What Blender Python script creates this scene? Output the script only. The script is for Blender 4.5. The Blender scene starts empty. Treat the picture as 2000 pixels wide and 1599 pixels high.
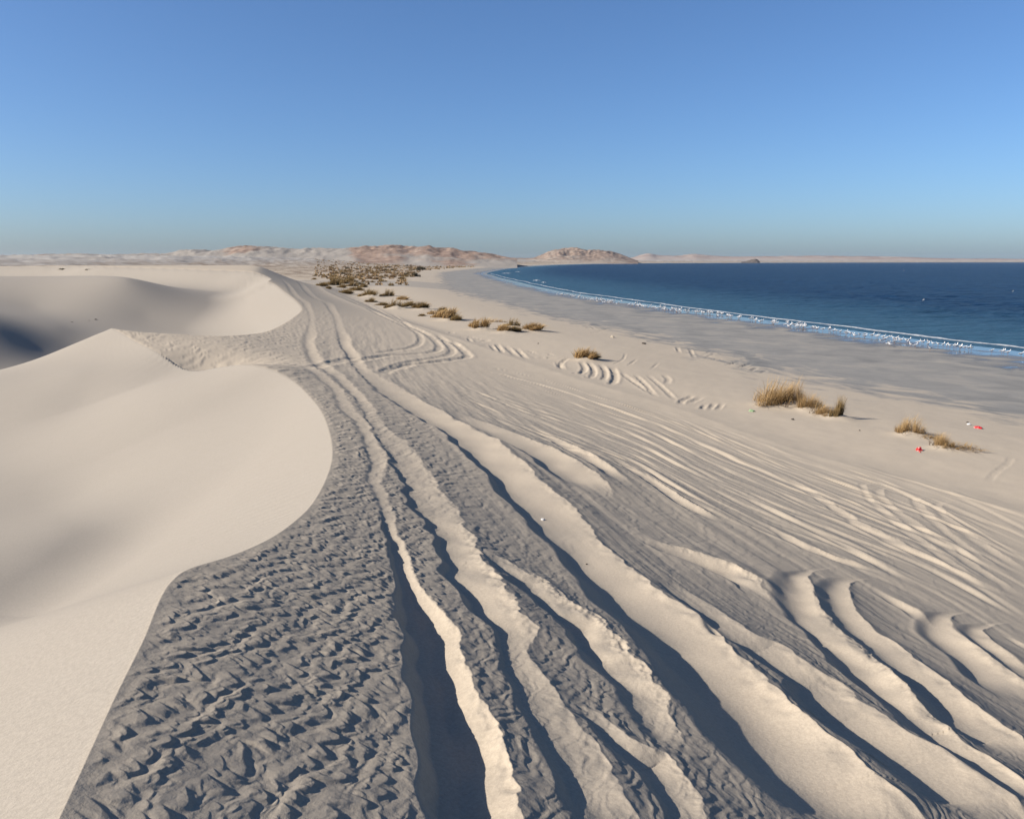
import bpy, math, random, time
import numpy as np
T0 = time.time()
RES = 1.0            # terrain tessellation (1 = final)
sc = bpy.context.scene
col = sc.collection
R = math.radians
rng = np.random.default_rng(7)
random.seed(11)
f4 = np.float32

# ------------------------------------------------------------------ camera
F, CX, CY = 1519.0, 1000.0, 799.5
CAMZ = 8.0
PITCH = math.atan((799.5 - 510.0) / F)
cp, sp = math.cos(PITCH), math.sin(PITCH)
cam_d = bpy.data.cameras.new('camera'); cam = bpy.data.objects.new('camera', cam_d); col.objects.link(cam)
cam.location = (0, 0, CAMZ); cam.rotation_euler = (math.pi / 2 - PITCH, 0, 0)
cam_d.sensor_width = 36; cam_d.lens = F / 2000 * 36; cam_d.sensor_fit = 'HORIZONTAL'
cam_d.clip_start = 0.05; cam_d.clip_end = 200000
sc.camera = cam

def ray(px, py):
    u = (np.asarray(px, float) - CX) / F; w = (CY - np.asarray(py, float)) / F
    return u, cp + w * sp, -sp + w * cp           # x, y, z per unit depth

# ------------------------------------------------------------------ small maths
def pchip(xk, yk):
    xk = np.array(xk, float); yk = np.array(yk, float)
    h = np.diff(xk); d = np.diff(yk) / h
    m = np.zeros_like(yk); m[0] = d[0]; m[-1] = d[-1]
    for i in range(1, len(xk) - 1):
        m[i] = (d[i - 1] * h[i] + d[i] * h[i - 1]) / (h[i] + h[i - 1])
    def ev(x):
        x = np.clip(np.asarray(x, float), xk[0], xk[-1])
        i = np.clip(np.searchsorted(xk, x, side='right') - 1, 0, len(h) - 1)
        t = (x - xk[i]) / h[i]; t2 = t * t; t3 = t2 * t
        return ((2*t3 - 3*t2 + 1) * yk[i] + (t3 - 2*t2 + t) * h[i] * m[i]
                + (-2*t3 + 3*t2) * yk[i+1] + (t3 - t2) * h[i] * m[i+1])
    return ev

def smax(a, b, k):
    h = np.clip(0.5 + 0.5 * (a - b) / k, 0, 1)
    return b + (a - b) * h + k * h * (1 - h)

def sstep(a, b, x):
    t = np.clip((x - a) / (b - a), 0, 1); return t * t * (3 - 2 * t)

def _hash(ix, iy, seed):
    with np.errstate(over='ignore'):
        h = ix.astype(np.uint32) * np.uint32(374761393) + iy.astype(np.uint32) * np.uint32(668265263) + np.uint32((seed * 974634777) & 0xFFFFFFFF)
        h = (h ^ (h >> np.uint32(13))) * np.uint32(1274126177)
        h = (h ^ (h >> np.uint32(16))) * np.uint32(2246822519)
        return h ^ (h >> np.uint32(15))

GA = np.linspace(0, 2 * np.pi, 64, endpoint=False)
GX, GY = np.cos(GA).astype(f4), np.sin(GA).astype(f4)

def perlin(x, y, seed=0):
    x = np.asarray(x, dtype=np.float64) + 40000.0; y = np.asarray(y, dtype=np.float64) + 40000.0
    fx, fy = np.floor(x), np.floor(y)
    ix, iy = fx.astype(np.int64) & 0xFFFFFFF, fy.astype(np.int64) & 0xFFFFFFF
    u, v = (x - fx).astype(f4), (y - fy).astype(f4)
    def g(dx, dy):
        h = _hash(ix + dx, iy + dy, seed) & np.uint32(63)
        return GX[h] * (u - dx) + GY[h] * (v - dy)
    su = u * u * u * (u * (u * 6 - 15) + 10); sv = v * v * v * (v * (v * 6 - 15) + 10)
    a = g(0, 0); a = a + su * (g(1, 0) - a)
    b = g(0, 1); b = b + su * (g(1, 1) - b)
    return (a + sv * (b - a)) * 1.5

def fbm(x, y, seed, octs=4, gain=0.5):
    r = 0; a = 1; f = 1
    for o in range(octs):
        r = r + a * perlin(x * f + 17.3 * o, y * f - 9.1 * o, seed + o); a *= gain; f *= 2.03
    return r

def worley(x, y, seed):
    """distance to the nearest and second nearest jittered point"""
    x = x + 40000.0; y = y + 40000.0
    fx, fy = np.floor(x), np.floor(y)
    ix, iy = fx.astype(np.int64) & 0xFFFFFFF, fy.astype(np.int64) & 0xFFFFFFF
    u, v = (x - fx).astype(f4), (y - fy).astype(f4)
    d1 = np.full(x.shape, 9, f4); d2 = np.full(x.shape, 9, f4)
    for dx in (-1, 0, 1):
        for dy in (-1, 0, 1):
            h = _hash(ix + dx, iy + dy, seed)
            jx = (h & np.uint32(1023)).astype(f4) / 1023; jy = ((h >> np.uint32(10)) & np.uint32(1023)).astype(f4) / 1023
            d = (dx + jx - u) ** 2 + (dy + jy - v) ** 2
            n = np.minimum(d1, d); d2 = np.minimum(d2, np.maximum(d1, d)); d1 = n
    return np.sqrt(d1), np.sqrt(d2)

def resample(pts, n_per=6):
    """Catmull-Rom through points (any dimension)"""
    p = np.array(pts, float); out = []
    q = np.vstack([2 * p[0] - p[1], p, 2 * p[-1] - p[-2]])
    for i in range(1, len(q) - 2):
        for t in np.linspace(0, 1, n_per, endpoint=False):
            a, b, c, d = q[i-1], q[i], q[i+1], q[i+2]
            out.append(0.5 * (2*b + (c - a) * t + (2*a - 5*b + 4*c - d) * t*t + (3*b - a - 3*c + d) * t**3))
    out.append(p[-1]); return np.array(out)

def dist_poly(X, Y, pl):
    """distance of points to a polyline, with index+fraction of the nearest point"""
    D = np.full(X.shape, 1e9, f4); K = np.zeros(X.shape, f4)
    for i in range(len(pl) - 1):
        ax, ay = pl[i, 0], pl[i, 1]; bx, by = pl[i+1, 0] - ax, pl[i+1, 1] - ay
        l2 = bx * bx + by * by + 1e-12
        t = np.clip(((X - ax) * bx + (Y - ay) * by) / l2, 0, 1)
        d = (X - ax - t * bx) ** 2 + (Y - ay - t * by) ** 2
        m = d < D
        D = np.where(m, d, D); K = np.where(m, i + t, K)
    return np.sqrt(D), K

def in_poly(X, Y, poly):
    r = np.zeros(X.shape, bool); n = len(poly)
    for i in range(n):
        x1, y1 = poly[i][:2]; x2, y2 = poly[(i + 1) % n][:2]
        if y1 == y2: continue
        c = ((y1 > Y) != (y2 > Y)) & (X < (x2 - x1) * (Y - y1) / (y2 - y1) + x1)
        r ^= c
    return r

# ------------------------------------------------------------------ the lie of the land
def LN(y): return np.log(np.maximum(y, -2.0) + 3.0)
_ys = [-2, 0, 2, 5, 8, 13, 21, 28, 42, 68, 94, 115, 150, 220, 400]
SPX = pchip(LN(np.array(_ys)), [-.8, -1.1, -1.5, -2.2, -2.5, -3.3, -5.6, -9.0, -15, -20, -28, -37, -48, -75, -140])
SPZ = pchip(LN(np.array(_ys)), [6.45, 6.38, 6.23, 5.88, 5.38, 4.75, 4.3, 4.2, 4.0, 4.0, 5.2, 6.3, 7.3, 6.5, 4])
_yf = [-2, 8, 18.7, 26, 34, 40, 55, 66, 87, 125, 180, 400]
FTX = pchip(LN(np.array(_yf)), [18, 15.5, 12.7, 9.2, 6.6, 4, -1.8, -6, -14.8, -29, -45, -110])
FTZ = pchip(LN(np.array(_yf)), [1.75, 1.75, 1.75, 1.75, 1.75, 1.75, 1.9, 2.0, 2.35, 3.0, 3.2, 3])
BEACH = pchip([-400, -60, -8, 0, 5, 10, 20, 30, 36, 43, 55, 90, 200, 2000], [-12, -1.8, -.22, -.03, .015, .06, .22, .5, .95, 1.5, 1.75, 1.9, 2.4, 3])

# shoreline: traced from the photograph on the plane z = 0, then the far side of the bay
_sh = [(2400, 733), (2200, 706), (2000, 679), (1887, 667.5), (1775, 653), (1662, 639), (1550, 626), (1450, 614), (1350, 601), (1250, 587.5),
       (1150, 574), (1075, 561), (1020, 549), (987, 542), (970, 537)]
SHORE = [(70, 25), (80, -40), (90, -300)][::-1]
for x, y in _sh:
    a, b, c = ray(x, y); t = -CAMZ / c; SHORE.append((a * t, b * t))
SHORE += [(-13.5, 520), (-11, 640), (4, 900), (40, 1250), (110, 1700), (230, 2200), (420, 2700), (800, 3300), (2200, 4600), (5200, 6200), (9000, 6800), (16000, 7000)]
SHORE = resample(SHORE, 5)
SEAPOLY = [tuple(p) for p in SHORE] + [(16000, -300)]

def dshore(X, Y):
    d, k = dist_poly(X, Y, SHORE)
    return np.where(in_poly(X, Y, SEAPOLY), -d, d)

def plateau(X, Y, ds):
    """dune back (right of the crest) and beach, without ruts"""
    l = LN(Y); xr, zr, xf, zf = SPX(l), SPZ(l), FTX(l), FTZ(l)
    t = (X - xr) / (xf - xr)
    cc = 0.0015 + 0.0055 * sstep(20, 42, Y)
    ts = 0.5 * (t + np.sqrt(t * t + cc)); tc = np.clip(ts, 0, 1)
    ex = 1.30 + 0.20 * sstep(30, 7, Y)
    right = zf + (zr - zf) * (1 - tc) ** ex - np.maximum(t - 1, 0) * 3
    e = 1.32 * (zr - zf) / (xf - xr)
    s = 0.5 * ((xr - X) + np.sqrt((xr - X) ** 2 + cc * (xf - xr) ** 2))
    left = e * 3.0 * (1 - np.exp(-s / 3.0)) * np.exp(-np.maximum(Y, 0) / 12) 
    z = right + left
    z = z + 0.62 * np.exp(-(((X + 21.5) / 5.2) ** 2 + ((Y - 41) / 4.5) ** 2)) - 0.80 * np.exp(-(((X + 13.2) / 2.6) ** 2 + ((Y - 32.4) / 3.0) ** 2)) + 0.16 * np.exp(-(((X + 8.8) / 2.0) ** 2 + ((Y - 27.8) / 2.4) ** 2))
    return smax(z, BEACH(ds), 0.35)

def hit(px, py, zf=None, surf=None):
    """where the sight line through a photo pixel meets the land (or height zf)"""
    a, b, c = ray(px, py)
    if zf is not None:
        t = (zf - CAMZ) / c; return np.stack([a * t, b * t, a * 0 + zf], -1)
    a = np.atleast_1d(a); b = np.broadcast_to(np.atleast_1d(b), a.shape) * 1.0; c = np.broadcast_to(np.atleast_1d(c), a.shape) * 1.0
    surf = surf or (lambda X, Y: plateau(X, Y, dshore(X, Y)))
    n = len(a); ts = 1.0 * np.exp(np.linspace(0, math.log(900), 260))
    out = np.zeros((n, 3))
    for i in range(n):
        g = lambda t: CAMZ + c[i] * t - surf(a[i] * t, b[i] * t)
        v = g(ts); k = np.argmax(v < 0)
        if v[k] >= 0: k = len(ts) - 1
        lo, hi = ts[max(k - 1, 0)], ts[k]
        for _ in range(4):
            tt = np.linspace(lo, hi, 12); vv = g(tt); j = np.argmax(vv < 0)
            if vv[j] >= 0: j = 11
            lo, hi = tt[max(j - 1, 0)], tt[j]
        t = 0.5 * (lo + hi); out[i] = (a[i] * t, b[i] * t, CAMZ + c[i] * t)
    return out

# rim of the slip faces, traced on the dune back
_rim = [(115, 1599), (170, 1480), (230, 1350), (280, 1250), (300, 1200), (315, 1165), (335, 1135), (370, 1110), (450, 1085), (520, 1055),
        (570, 1022), (610, 983), (638, 932), (649, 890), (645, 850), (630, 808), (608, 778), (578, 748), (545, 728)]
_rim2 = [(240, 644), (290, 649), (350, 652), (400, 655), (450, 655), (490, 652), (520, 647), (550, 634), (575, 618), (589, 603), (575, 585), (555, 570), (535, 555)]
h1 = np.vstack([hit(*np.array(_rim, float).T)[:, :2], [(-9.2, 27.8), (-10.8, 29.4), (-12.6, 31.3), (-14.5, 33.3), (-16.3, 35.2), (-17.9, 37.0), (-19.4, 38.8), (-20.7, 40.3)]]); h2 = hit(*np.array(_rim2, float).T)[:, :2]
RIM = np.vstack([[(-0.7, -40), (-0.75, -12), (-0.95, -3), (-1.13, 0.2), (-1.27, 1.2), (-1.37, 1.7), (-1.44, 2.0)], h1, h2, [(-31, 100), (-35.2, 114.5), (-41, 121), (-50, 126), (-70, 137), (-110, 155), (-300, 200)]])
RIM = np.vstack([resample(RIM[:len(h1) + 7], 5)[:-1], resample(RIM[len(h1) + 6:], 5)])
RIMZ = plateau(RIM[:, 0], RIM[:, 1], np.full(len(RIM), 200.0))
RIMPOLY = [tuple(p) for p in RIM] + [(400, 200), (400, -40)]

# floors of the hollows left of the crest: thin-plate spline in a perspective-like domain
_fl = [(-3.2, 0, 4.5), (-6, -3, 4.2), (-5.2, 3.0, 4.5), (-6.4, 5.4, 4.5), (-9, 6, 4.4), (-4.9, 7.7, 3.75), (-6.6, 7.7, 3.98), (-5.6, 9.4, 3.50), (-7.3, 9.6, 3.66), (-7.4, 11.6, 3.4), (-5.9, 11.6, 3.25), (-10, 9.5, 3.7), (-8, 13.5, 3.15), (-6.4, 13, 3.05), (-6.6, 16, 3.05), (-11, 19.3, 2.2), (-8.4, 21.5, 3.0),
       (-10.0, 25.2, 3.1), (-13.2, 28.6, 3.05), (-15.2, 25.5, 2.15), (-17, 30.5, 2.5), (-19, 33.5, 3.0), (-19.5, 28, 1.95), (-23.4, 34.4, 2.75), (-17, 15, 2.3), (-16, 20, 1.85), (-30, 34, 2.1), (-31.5, 46.5, 1.7), (-27, 44, 1.3),
       (-37, 55, 3.6), (-32.2, 54, 1.2), (-29, 51, 0.9), (-40, 57, 4.3), (-50, 58, 5.6), (-37, 46, 3.6), (-40, 40, 3.4), (-33.5, 60, 1.1), (-38, 65, 2.6), (-30, 66, 1.2), (-26, 64, 1.2), (-24, 59, 1.2), (-33, 79, 1.3), (-27, 74, 0.9), (-38, 81, 2.3),
       (-45, 92, 6.0), (-62, 92, 6.1), (-60, 76, 5.0), (-48, 79, 3.5), (-50, 106, 5.1), (-75, 112, 5.5), (-82, 90, 6.3), (-110, 120, 6), (-60, 45, 5.0),
       (-28, 18, 2.2), (-45, 25, 3.5), (-20, 4, 4.6), (-30, -8, 4.8), (-90, 60, 5.5), (-90, 20, 4.5)]
def _q(x, y):
    yy = np.maximum(y, -8) + 12.0
    return np.stack([1.6 * x / yy, np.log(yy)], -1)
def tps_fit(P):
    q = _q(P[:, 0], P[:, 1]); n = len(q)
    d2 = ((q[:, None] - q[None]) ** 2).sum(-1)
    A = np.zeros((n + 3, n + 3)); A[:n, :n] = 0.5 * d2 * np.log(d2 + 1e-12) + np.eye(n) * 1e-3
    A[:n, n] = 1; A[:n, n+1:] = q; A[n, :n] = 1; A[n+1:, :n] = q.T
    w = np.linalg.solve(A, np.concatenate([P[:, 2], [0, 0, 0]]))
    def ev(X, Y):
        s = X.shape; Q = _q(X.ravel(), Y.ravel()); r = w[n] + Q @ w[n+1:]
        for i in range(n):
            d = ((Q - q[i]) ** 2).sum(-1); r += w[i] * 0.5 * d * np.log(d + 1e-12)
        return r.reshape(s)
    return ev
FLOOR = tps_fit(np.array(_fl, float))

def cones(X, Y, slope):
    """envelope of repose slopes hanging from the rim"""
    W = np.full(X.shape, -1e9)
    for i in range(len(RIM) - 1):
        a = RIM[i]; b = RIM[i + 1] - a; l2 = b @ b + 1e-12
        t = np.clip(((X - a[0]) * b[0] + (Y - a[1]) * b[1]) / l2, 0, 1)
        z = RIMZ[i] + (RIMZ[i + 1] - RIMZ[i]) * t - slope * np.hypot(X - a[0] - t * b[0], Y - a[1] - t * b[1])
        W = np.maximum(W, z)
    return W
# ------------------------------------------------------------------ full height field
def far_land(X, Y, ds):
    """dune field and scrub plain beyond about 130 m"""
    n = fbm(X / 95, Y / 95, 31, 4, 0.5); n2 = fbm(X / 24, Y / 24, 41, 3)
    dune = sstep(90, 330, ds)
    z = BEACH(ds) + 0.25 * n2 * sstep(40, 90, ds)
    dist = np.hypot(X, Y)
    ridge = 1 - np.abs(n)
    top = 3.2 + 5.2 * sstep(150, 900, dist) + (2.6 * ridge - 1.0 + 0.7 * n2) * (0.7 + sstep(200, 900, dist) * 1.3)
    return z + dune * top * 0.9

def height(X, Y):
    """height and masks of the sand, before ruts and ripples"""
    ds = dshore(X, Y)
    P = plateau(X, Y, ds)
    inside = in_poly(X, Y, RIMPOLY)
    near = (X < 15) & (Y < 260)
    d = np.full(X.shape, 99.0); zk = np.zeros(X.shape)
    idx = np.nonzero(near.ravel())[0]
    dd, kk = dist_poly(X.ravel()[idx], Y.ravel()[idx], RIM)
    d.ravel()[idx] = dd; zk.ravel()[idx] = np.interp(kk, np.arange(len(RIM)), RIMZ)
    left = near & ~inside
    fl = FLOOR(X, Y)
    wall = np.full(X.shape, -50.0); li = np.nonzero((left & (d < 40)).ravel())[0]
    wall.ravel()[li] = cones(X.ravel()[li], Y.ravel()[li], 0.42)
    zl = np.minimum(smax(wall, fl, 0.35 + 1.0 * sstep(6, 40, np.hypot(X, Y))), zk + 50)
    zl = np.where(d < 0.02, np.minimum(zl, zk), zl)
    fr = far_land(X, Y, ds)
    k = sstep(150, 260, Y + 0.15 * np.abs(X)) 
    right_far = sstep(-60, -20, X - SPX(LN(Y)))
    kl = np.maximum(sstep(105, 150, Y) * sstep(3, 30, d), k)
    z = np.where(left, zl * (1 - kl) + fr * kl, P * (1 - k) + fr * k)
    return z, ds, np.where(left, d, -d), left
# ------------------------------------------------------------------ wheel ruts, traced from the photograph and laid on the sand
# each crest point: photo x, y of the bright crest, photo x of the trough, photo x of the far lip, strength
BANDS = [
 [(590,708,585,578,.5),(614,720,604,594,.8),(645,742,632,620,.9),(668,762,655,645,.8),(690,800,672,660,.7),(716,825,700,690,.7),(730,850,712,700,.7),(752,885,725,712,.7),(756,915,728,715,.7),(740,938,722,712,.6),(752,965,738,728,.6),(766,1000,752,742,.6),(775,1045,764,750,.7),(788,1060,775,757,.8),(797,1092,786,762,.9),(814,1136,800,772,1),(849,1184,828,777,1.1),(880,1215,846,778,1.15),(897,1241,862,781,1.2),(902,1285,866,785,1.2),(919,1320,880,788,1.2),(945,1381,890,795,1.25),(972,1442,908,806,1.25),(989,1486,930,810,1.3),(1007,1543,936,816,1.3),(1024,1595,945,819,1.3),(1045,1660,960,822,1.3)],
 [(549,541,546,542,.5),(566,556,562,557,.7),(581,575,574,566,.7),(605,592,594,588,.7),(608,600,598,592,.6),(614,617,606,602,.4),(615,639,605,600,.4),(619,655,604,592,.8),(614,669,602,587,1),(620,686,606,592,1),(636,710,618,606,1),(668,732,650,640,.8),(692,756,676,664,.8),(722,786,704,694,.7),(749,831,728,722,.4),(788,864,752,742,.5),(812,888,768,758,.5),(836,926,788,775,.6),(862,970,812,800,.6),(897,1009,832,818,.6),(915,1044,852,836,.7),(937,1092,878,856,.8),(963,1136,898,872,.9),(998,1180,926,895,1),(1015,1215,945,918,1),(1046,1250,975,950,.8),(1037,1285,990,972,.6),(1063,1320,1000,975,.6),(1094,1363,1030,1000,.6),(1112,1407,1050,1020,.6),(1155,1460,1085,1050,.6),(1182,1499,1110,1070,.6),(1212,1547,1130,1090,.7),(1238,1595,1150,1105,.7),(1275,1660,1180,1130,.7)],
 [(581,549,576,572,.5),(596,557,590,585,.6),(620,581,611,605,.5),(650,594,638,632,.5),(657,606,646,640,.6),(666,621,656,650,.4),(674,645,662,655,.4),(684,659,670,658,.8),(687,676,672,662,1),(704,697,688,676,1),(716,717,698,690,.7),(740,735,718,708,.6),(755,744,728,716,.7),(800,771,756,738,1),(845,798,800,776,1.2),(905,831,836,812,1.2),(944,849,862,835,1.2),(980,876,893,868,1.2),(1007,900,930,905,1.2),(1042,935,980,948,1.1),(1085,974,1005,975,1),(1112,996,1026,995,1),(1140,1020,1050,1018,.9),(1164,1062,1105,1050,.8),(1212,1105,1150,1095,.9),(1256,1145,1190,1125,1),(1300,1184,1235,1155,1.1),(1379,1241,1305,1205,1.1),(1444,1311,1375,1262,1.1),(1510,1377,1442,1316,1.1),(1575,1433,1502,1370,1.1),(1672,1516,1590,1440,1.1),(1772,1595,1672,1505,1.1),(1850,1660,1750,1560,1.1)],
 [(945,1084,930,920,.4),(985,1105,965,950,.5),(1020,1127,990,970,.6),(1063,1149,1020,1000,.6),(1103,1189,1055,1030,.7),(1153,1221,1108,1080,.9),(1187,1247,1135,1100,1),(1221,1291,1165,1125,1),(1254,1322,1205,1160,.9),(1290,1365,1240,1195,.8),(1309,1408,1268,1225,.7),(1330,1450,1292,1255,.5),(1355,1480,1322,1285,.3)],
 [(1110,1375,1085,1070,.3),(1160,1400,1130,1110,.5),(1192,1420,1160,1140,.5),(1249,1465,1215,1170,.9),(1301,1489,1270,1190,1),(1322,1512,1292,1215,1),(1340,1540,1305,1260,.8),(1379,1598,1320,1285,.7),(1420,1660,1360,1320,.7)],
 [(1300,1140,1280,1270,.3),(1344,1171,1318,1305,.4),(1424,1225,1385,1365,.6),(1480,1264,1430,1405,.7),(1529,1285,1470,1445,.8),(1585,1330,1530,1500,.8),(1627,1351,1560,1530,.7),(1648,1369,1585,1550,.8),(1676,1397,1610,1560,.9),(1711,1418,1650,1590,1),(1778,1463,1705,1630,1.1),(1855,1505,1760,1680,1.1),(1935,1568,1840,1750,1.1),(1973,1596,1875,1790,1.1),(2040,1650,1940,1850,1)],
 [(1240,1045,1228,1222,.3),(1320,1075,1290,1275,.7),(1400,1101,1370,1340,1),(1452,1124,1415,1392,1),(1490,1152,1450,1435,.8),(1505,1187,1480,1470,.4)],
 [(880,800,868,862,.3),(940,826,912,895,.7),(1000,850,955,925,1),(1050,872,1000,960,1.2),(1083,884,1032,985,1.3),(1116,902,1055,1012,1.3),(1146,923,1088,1038,1.2),(1170,938,1115,1062,1.1),(1190,955,1140,1085,.9),(1204,981,1168,1120,.5)],
 [(1040,835,1032,1027,.4),(1095,862,1082,1073,.8),(1130,880,1112,1098,1),(1165,900,1146,1130,1),(1205,925,1188,1168,1),(1240,955,1222,1202,.6)],
 [(1190,888,1183,1178,.6),(1235,915,1225,1215,1),(1285,943,1274,1262,1),(1335,976,1322,1308,1),(1385,1003,1370,1356,.8),(1430,1022,1415,1405,.4)],
 [(1470,1012,1462,1456,.5),(1530,1042,1520,1512,.9),(1595,1075,1582,1572,.9),(1680,1104,1668,1658,.9),(1740,1122,1728,1718,.5)],
 [(1650,1108,1645,1640,.3),(1624,1110,1610,1605,.3),(1590,1117,1575,1560,.5),(1582,1138,1552,1515,.9),(1589,1166,1560,1508,.9),(1606,1197,1570,1520,.9),(1627,1229,1590,1545,.8),(1655,1257,1612,1580,.8),(1690,1285,1640,1600,1),(1715,1316,1668,1622,1.1),(1750,1348,1700,1645,1.2),(1785,1383,1742,1690,1.2),(1820,1418,1784,1735,1.2),(1855,1453,1825,1772,1.2),(1886,1481,1861,1809,1.2),(1924,1505,1895,1845,1.2),(2000,1560,1965,1915,1.2),(2070,1610,2035,1985,1.2)],
 [(1720,1130,1712,1708,.3),(1687,1133,1675,1668,.5),(1662,1141,1640,1600,.8),(1657,1169,1630,1589,1),(1669,1197,1648,1600,1),(1690,1222,1668,1613,1),(1715,1246,1690,1632,.9),(1746,1267,1708,1655,.9),(1778,1299,1735,1680,.9),(1813,1330,1764,1712,.9),(1851,1358,1797,1745,1),(1886,1390,1833,1778,1),(1924,1421,1865,1815,1),(1959,1446,1890,1845,1),(2000,1470,1935,1890,1),(2070,1520,2005,1955,1)],
 [(1925,1192,1915,1908,.3),(1883,1197,1868,1855,.5),(1858,1211,1832,1800,.9),(1858,1229,1835,1795,1),(1879,1250,1850,1808,1),(1907,1274,1872,1830,1),(1935,1299,1895,1855,1),(1966,1323,1924,1882,1),(2000,1348,1952,1910,1),(2080,1400,2030,1985,1)],
 [(1690,1140,1682,1676,.5),(1755,1175,1742,1730,.9),(1800,1200,1785,1770,1),(1830,1225,1812,1800,.5)],
 [(1990,1214,1982,1975,.4),(1959,1218,1945,1930,.6),(1924,1231,1905,1868,1),(1928,1246,1912,1876,1),(1949,1267,1930,1895,1),(1973,1285,1955,1915,1),(2000,1309,1980,1940,1),(2070,1365,2045,2000,1)],
 [(1965,1240,1955,1948,.8),(2000,1258,1990,1980,.8),(2060,1290,2050,2040,.8)],
 [(1740,945,1733,1728,.3),(1712,944,1702,1697,.5),(1695,948,1682,1671,.8),(1697,961,1688,1678,.8),(1710,980,1700,1690,.8),(1730,996,1720,1708,.7),(1762,1022,1748,1735,.6),(1802,1054,1788,1775,.6),(1846,1087,1832,1820,.7),(1886,1116,1872,1862,.7),(1930,1145,1918,1908,.6)],
 [(1790,954,1780,1775,.3),(1740,952,1730,1722,.5),(1726,960,1712,1700,.8),(1730,972,1720,1708,.8),(1758,999,1745,1733,.8),(1790,1020,1775,1760,.7),(1830,1050,1815,1800,.7),(1870,1078,1855,1842,.7),(1912,1108,1897,1885,.7),(1960,1138,1945,1935,.7),(2010,1170,1995,1985,.7)],
 [(1830,968,1820,1812,.4),(1797,975,1783,1772,.8),(1803,988,1790,1780,.8),(1822,1008,1808,1797,.7),(1845,1030,1830,1820,.6),(1880,1058,1866,1856,.6),(1930,1095,1916,1906,.6),(1990,1135,1975,1965,.6)],
 [(1880,975,1868,1862,.4),(1842,987,1826,1812,.8),(1845,1000,1832,1820,.8),(1868,1022,1855,1842,.8),(1895,1042,1880,1866,.7),(1935,1068,1920,1905,.7),(1975,1094,1960,1948,.7),(2020,1122,2005,1995,.7)],
 [(1480,905,1472,1466,.5),(1570,948,1558,1550,.7),(1632,988,1618,1608,.9),(1690,1026,1674,1660,.9),(1735,1048,1716,1704,.8),(1800,1082,1784,1774,.7),(1900,1130,1884,1875,.7),(1990,1172,1975,1967,.6)],
]
# simple ruts: photo path, half width and depth in metres
RUTS = [
 ([(765,612),(800,638),(815,650),(822,662),(818,672),(800,680),(770,684),(735,690)],.24,.11),
 ([(800,636),(832,652),(850,666),(858,677),(853,685),(835,689),(800,692),(760,694),(716,702),(690,708)],.26,.14),
 ([(850,652),(866,662),(875,673),(884,684),(876,693),(844,700),(812,705),(780,713),(760,722),(745,732)],.26,.13),
 ([(880,665),(898,679),(911,690),(913,697),(892,701),(868,705),(840,708),(800,712),(770,722)],.28,.17),
 ([(640,567),(672,581),(708,598),(740,614),(780,632),(812,648)],.28,.13),
 ([(655,570),(690,584),(720,598),(760,618),(800,638),(850,660),(890,678)],.22,.10),
 ([(662,573),(700,587),(735,604),(780,626),(830,649),(880,668),(905,678)],.24,.13),
 ([(600,718),(640,712),(660,707),(690,700),(715,700)],.3,.12),
 ([(957,673),(969,686)],.16,.16),([(969,670),(983,690)],.18,.2),([(986,674),(1010,697)],.2,.16),([(1007,679),(1030,702)],.18,.18),
 ([(892,657),(910,659),(924,658)],.25,.15),([(874,650),(889,649)],.2,.15),([(914,660),(921,668)],.15,.15),([(924,665),(940,667),(956,663)],.25,.16),([(905,655),(960,668)],.2,.1),
 ([(1036,697),(1060,700),(1092,697)],.2,.15),([(1028,684),(1052,692)],.15,.12),([(1068,690),(1084,695)],.15,.14),([(1089,706),(1095,721)],.15,.15),([(940,672),(975,676)],.18,.12),
 ([(1135,707),(1142,720),(1133,729),(1117,728)],.17,.16),([(1150,707),(1160,723),(1155,736),(1140,735)],.17,.16),([(1172,711),(1182,725),(1180,739),(1165,740)],.17,.15),([(1195,717),(1202,732),(1197,748),(1185,748)],.2,.18),
 ([(1112,699),(1096,709),(1100,722)],.15,.14),([(1212,727),(1237,745),(1275,770)],.14,.12),([(1240,732),(1257,747),(1282,775)],.14,.12),([(1265,732),(1295,758),(1320,782)],.14,.1),([(1295,732),(1305,740),(1302,750)],.16,.1),
 ([(1222,690),(1216,702),(1197,712)],.1,.07),([(1245,701),(1225,715)],.1,.09),([(1287,708),(1270,722)],.1,.07),([(1355,772),(1335,781),(1328,790)],.14,.13),([(1372,775),(1345,788)],.14,.1),([(1380,790),(1370,800)],.13,.14),([(1398,787),(1383,800)],.13,.16),([(1412,787),(1400,800)],.12,.1),
 ([(1322,677),(1327,690)],.15,.16),([(1345,680),(1357,700)],.15,.15),([(1392,685),(1370,694)],.12,.1),([(1398,690),(1375,700)],.12,.12),([(1410,700),(1382,704)],.12,.12),([(1447,706),(1415,713)],.15,.2),([(1472,708),(1440,718)],.16,.2),([(1480,718),(1465,724)],.14,.18),([(1500,724),(1482,728)],.14,.16),
 ([(1140,637),(1155,642)],.15,.15),([(1152,637),(1166,644)],.15,.15),([(1160,648),(1200,641)],.15,.15),([(1150,651),(1182,648)],.15,.12),([(1975,893),(1968,905),(1945,922),(1930,940)],.1,.03),
 ([(865,558),(885,559)],.4,.3),([(900,752),(1000,795),(1090,828)],.12,.05),
]

MOUNDS = [(1507, 793, .75, .22), (1548, 796, .6, .2), (1580, 803, .6, .2), (1606, 812, .5, .15), (1634, 818, .5, .15), (1775, 850, .5, .16), (1836, 875, .42, .14),
 (1141, 704, .75, .26), (936, 644, .85, .3), (1000, 640, .8, .25), (983, 650, .8, .25), (1041, 647, .9, .25), (873, 626, 1.1, .4), (822, 605, 1.0, .35), (798, 601, 1.0, .35), (771, 603, 1.0, .4), (720, 580, 1.2, .4)]

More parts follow.
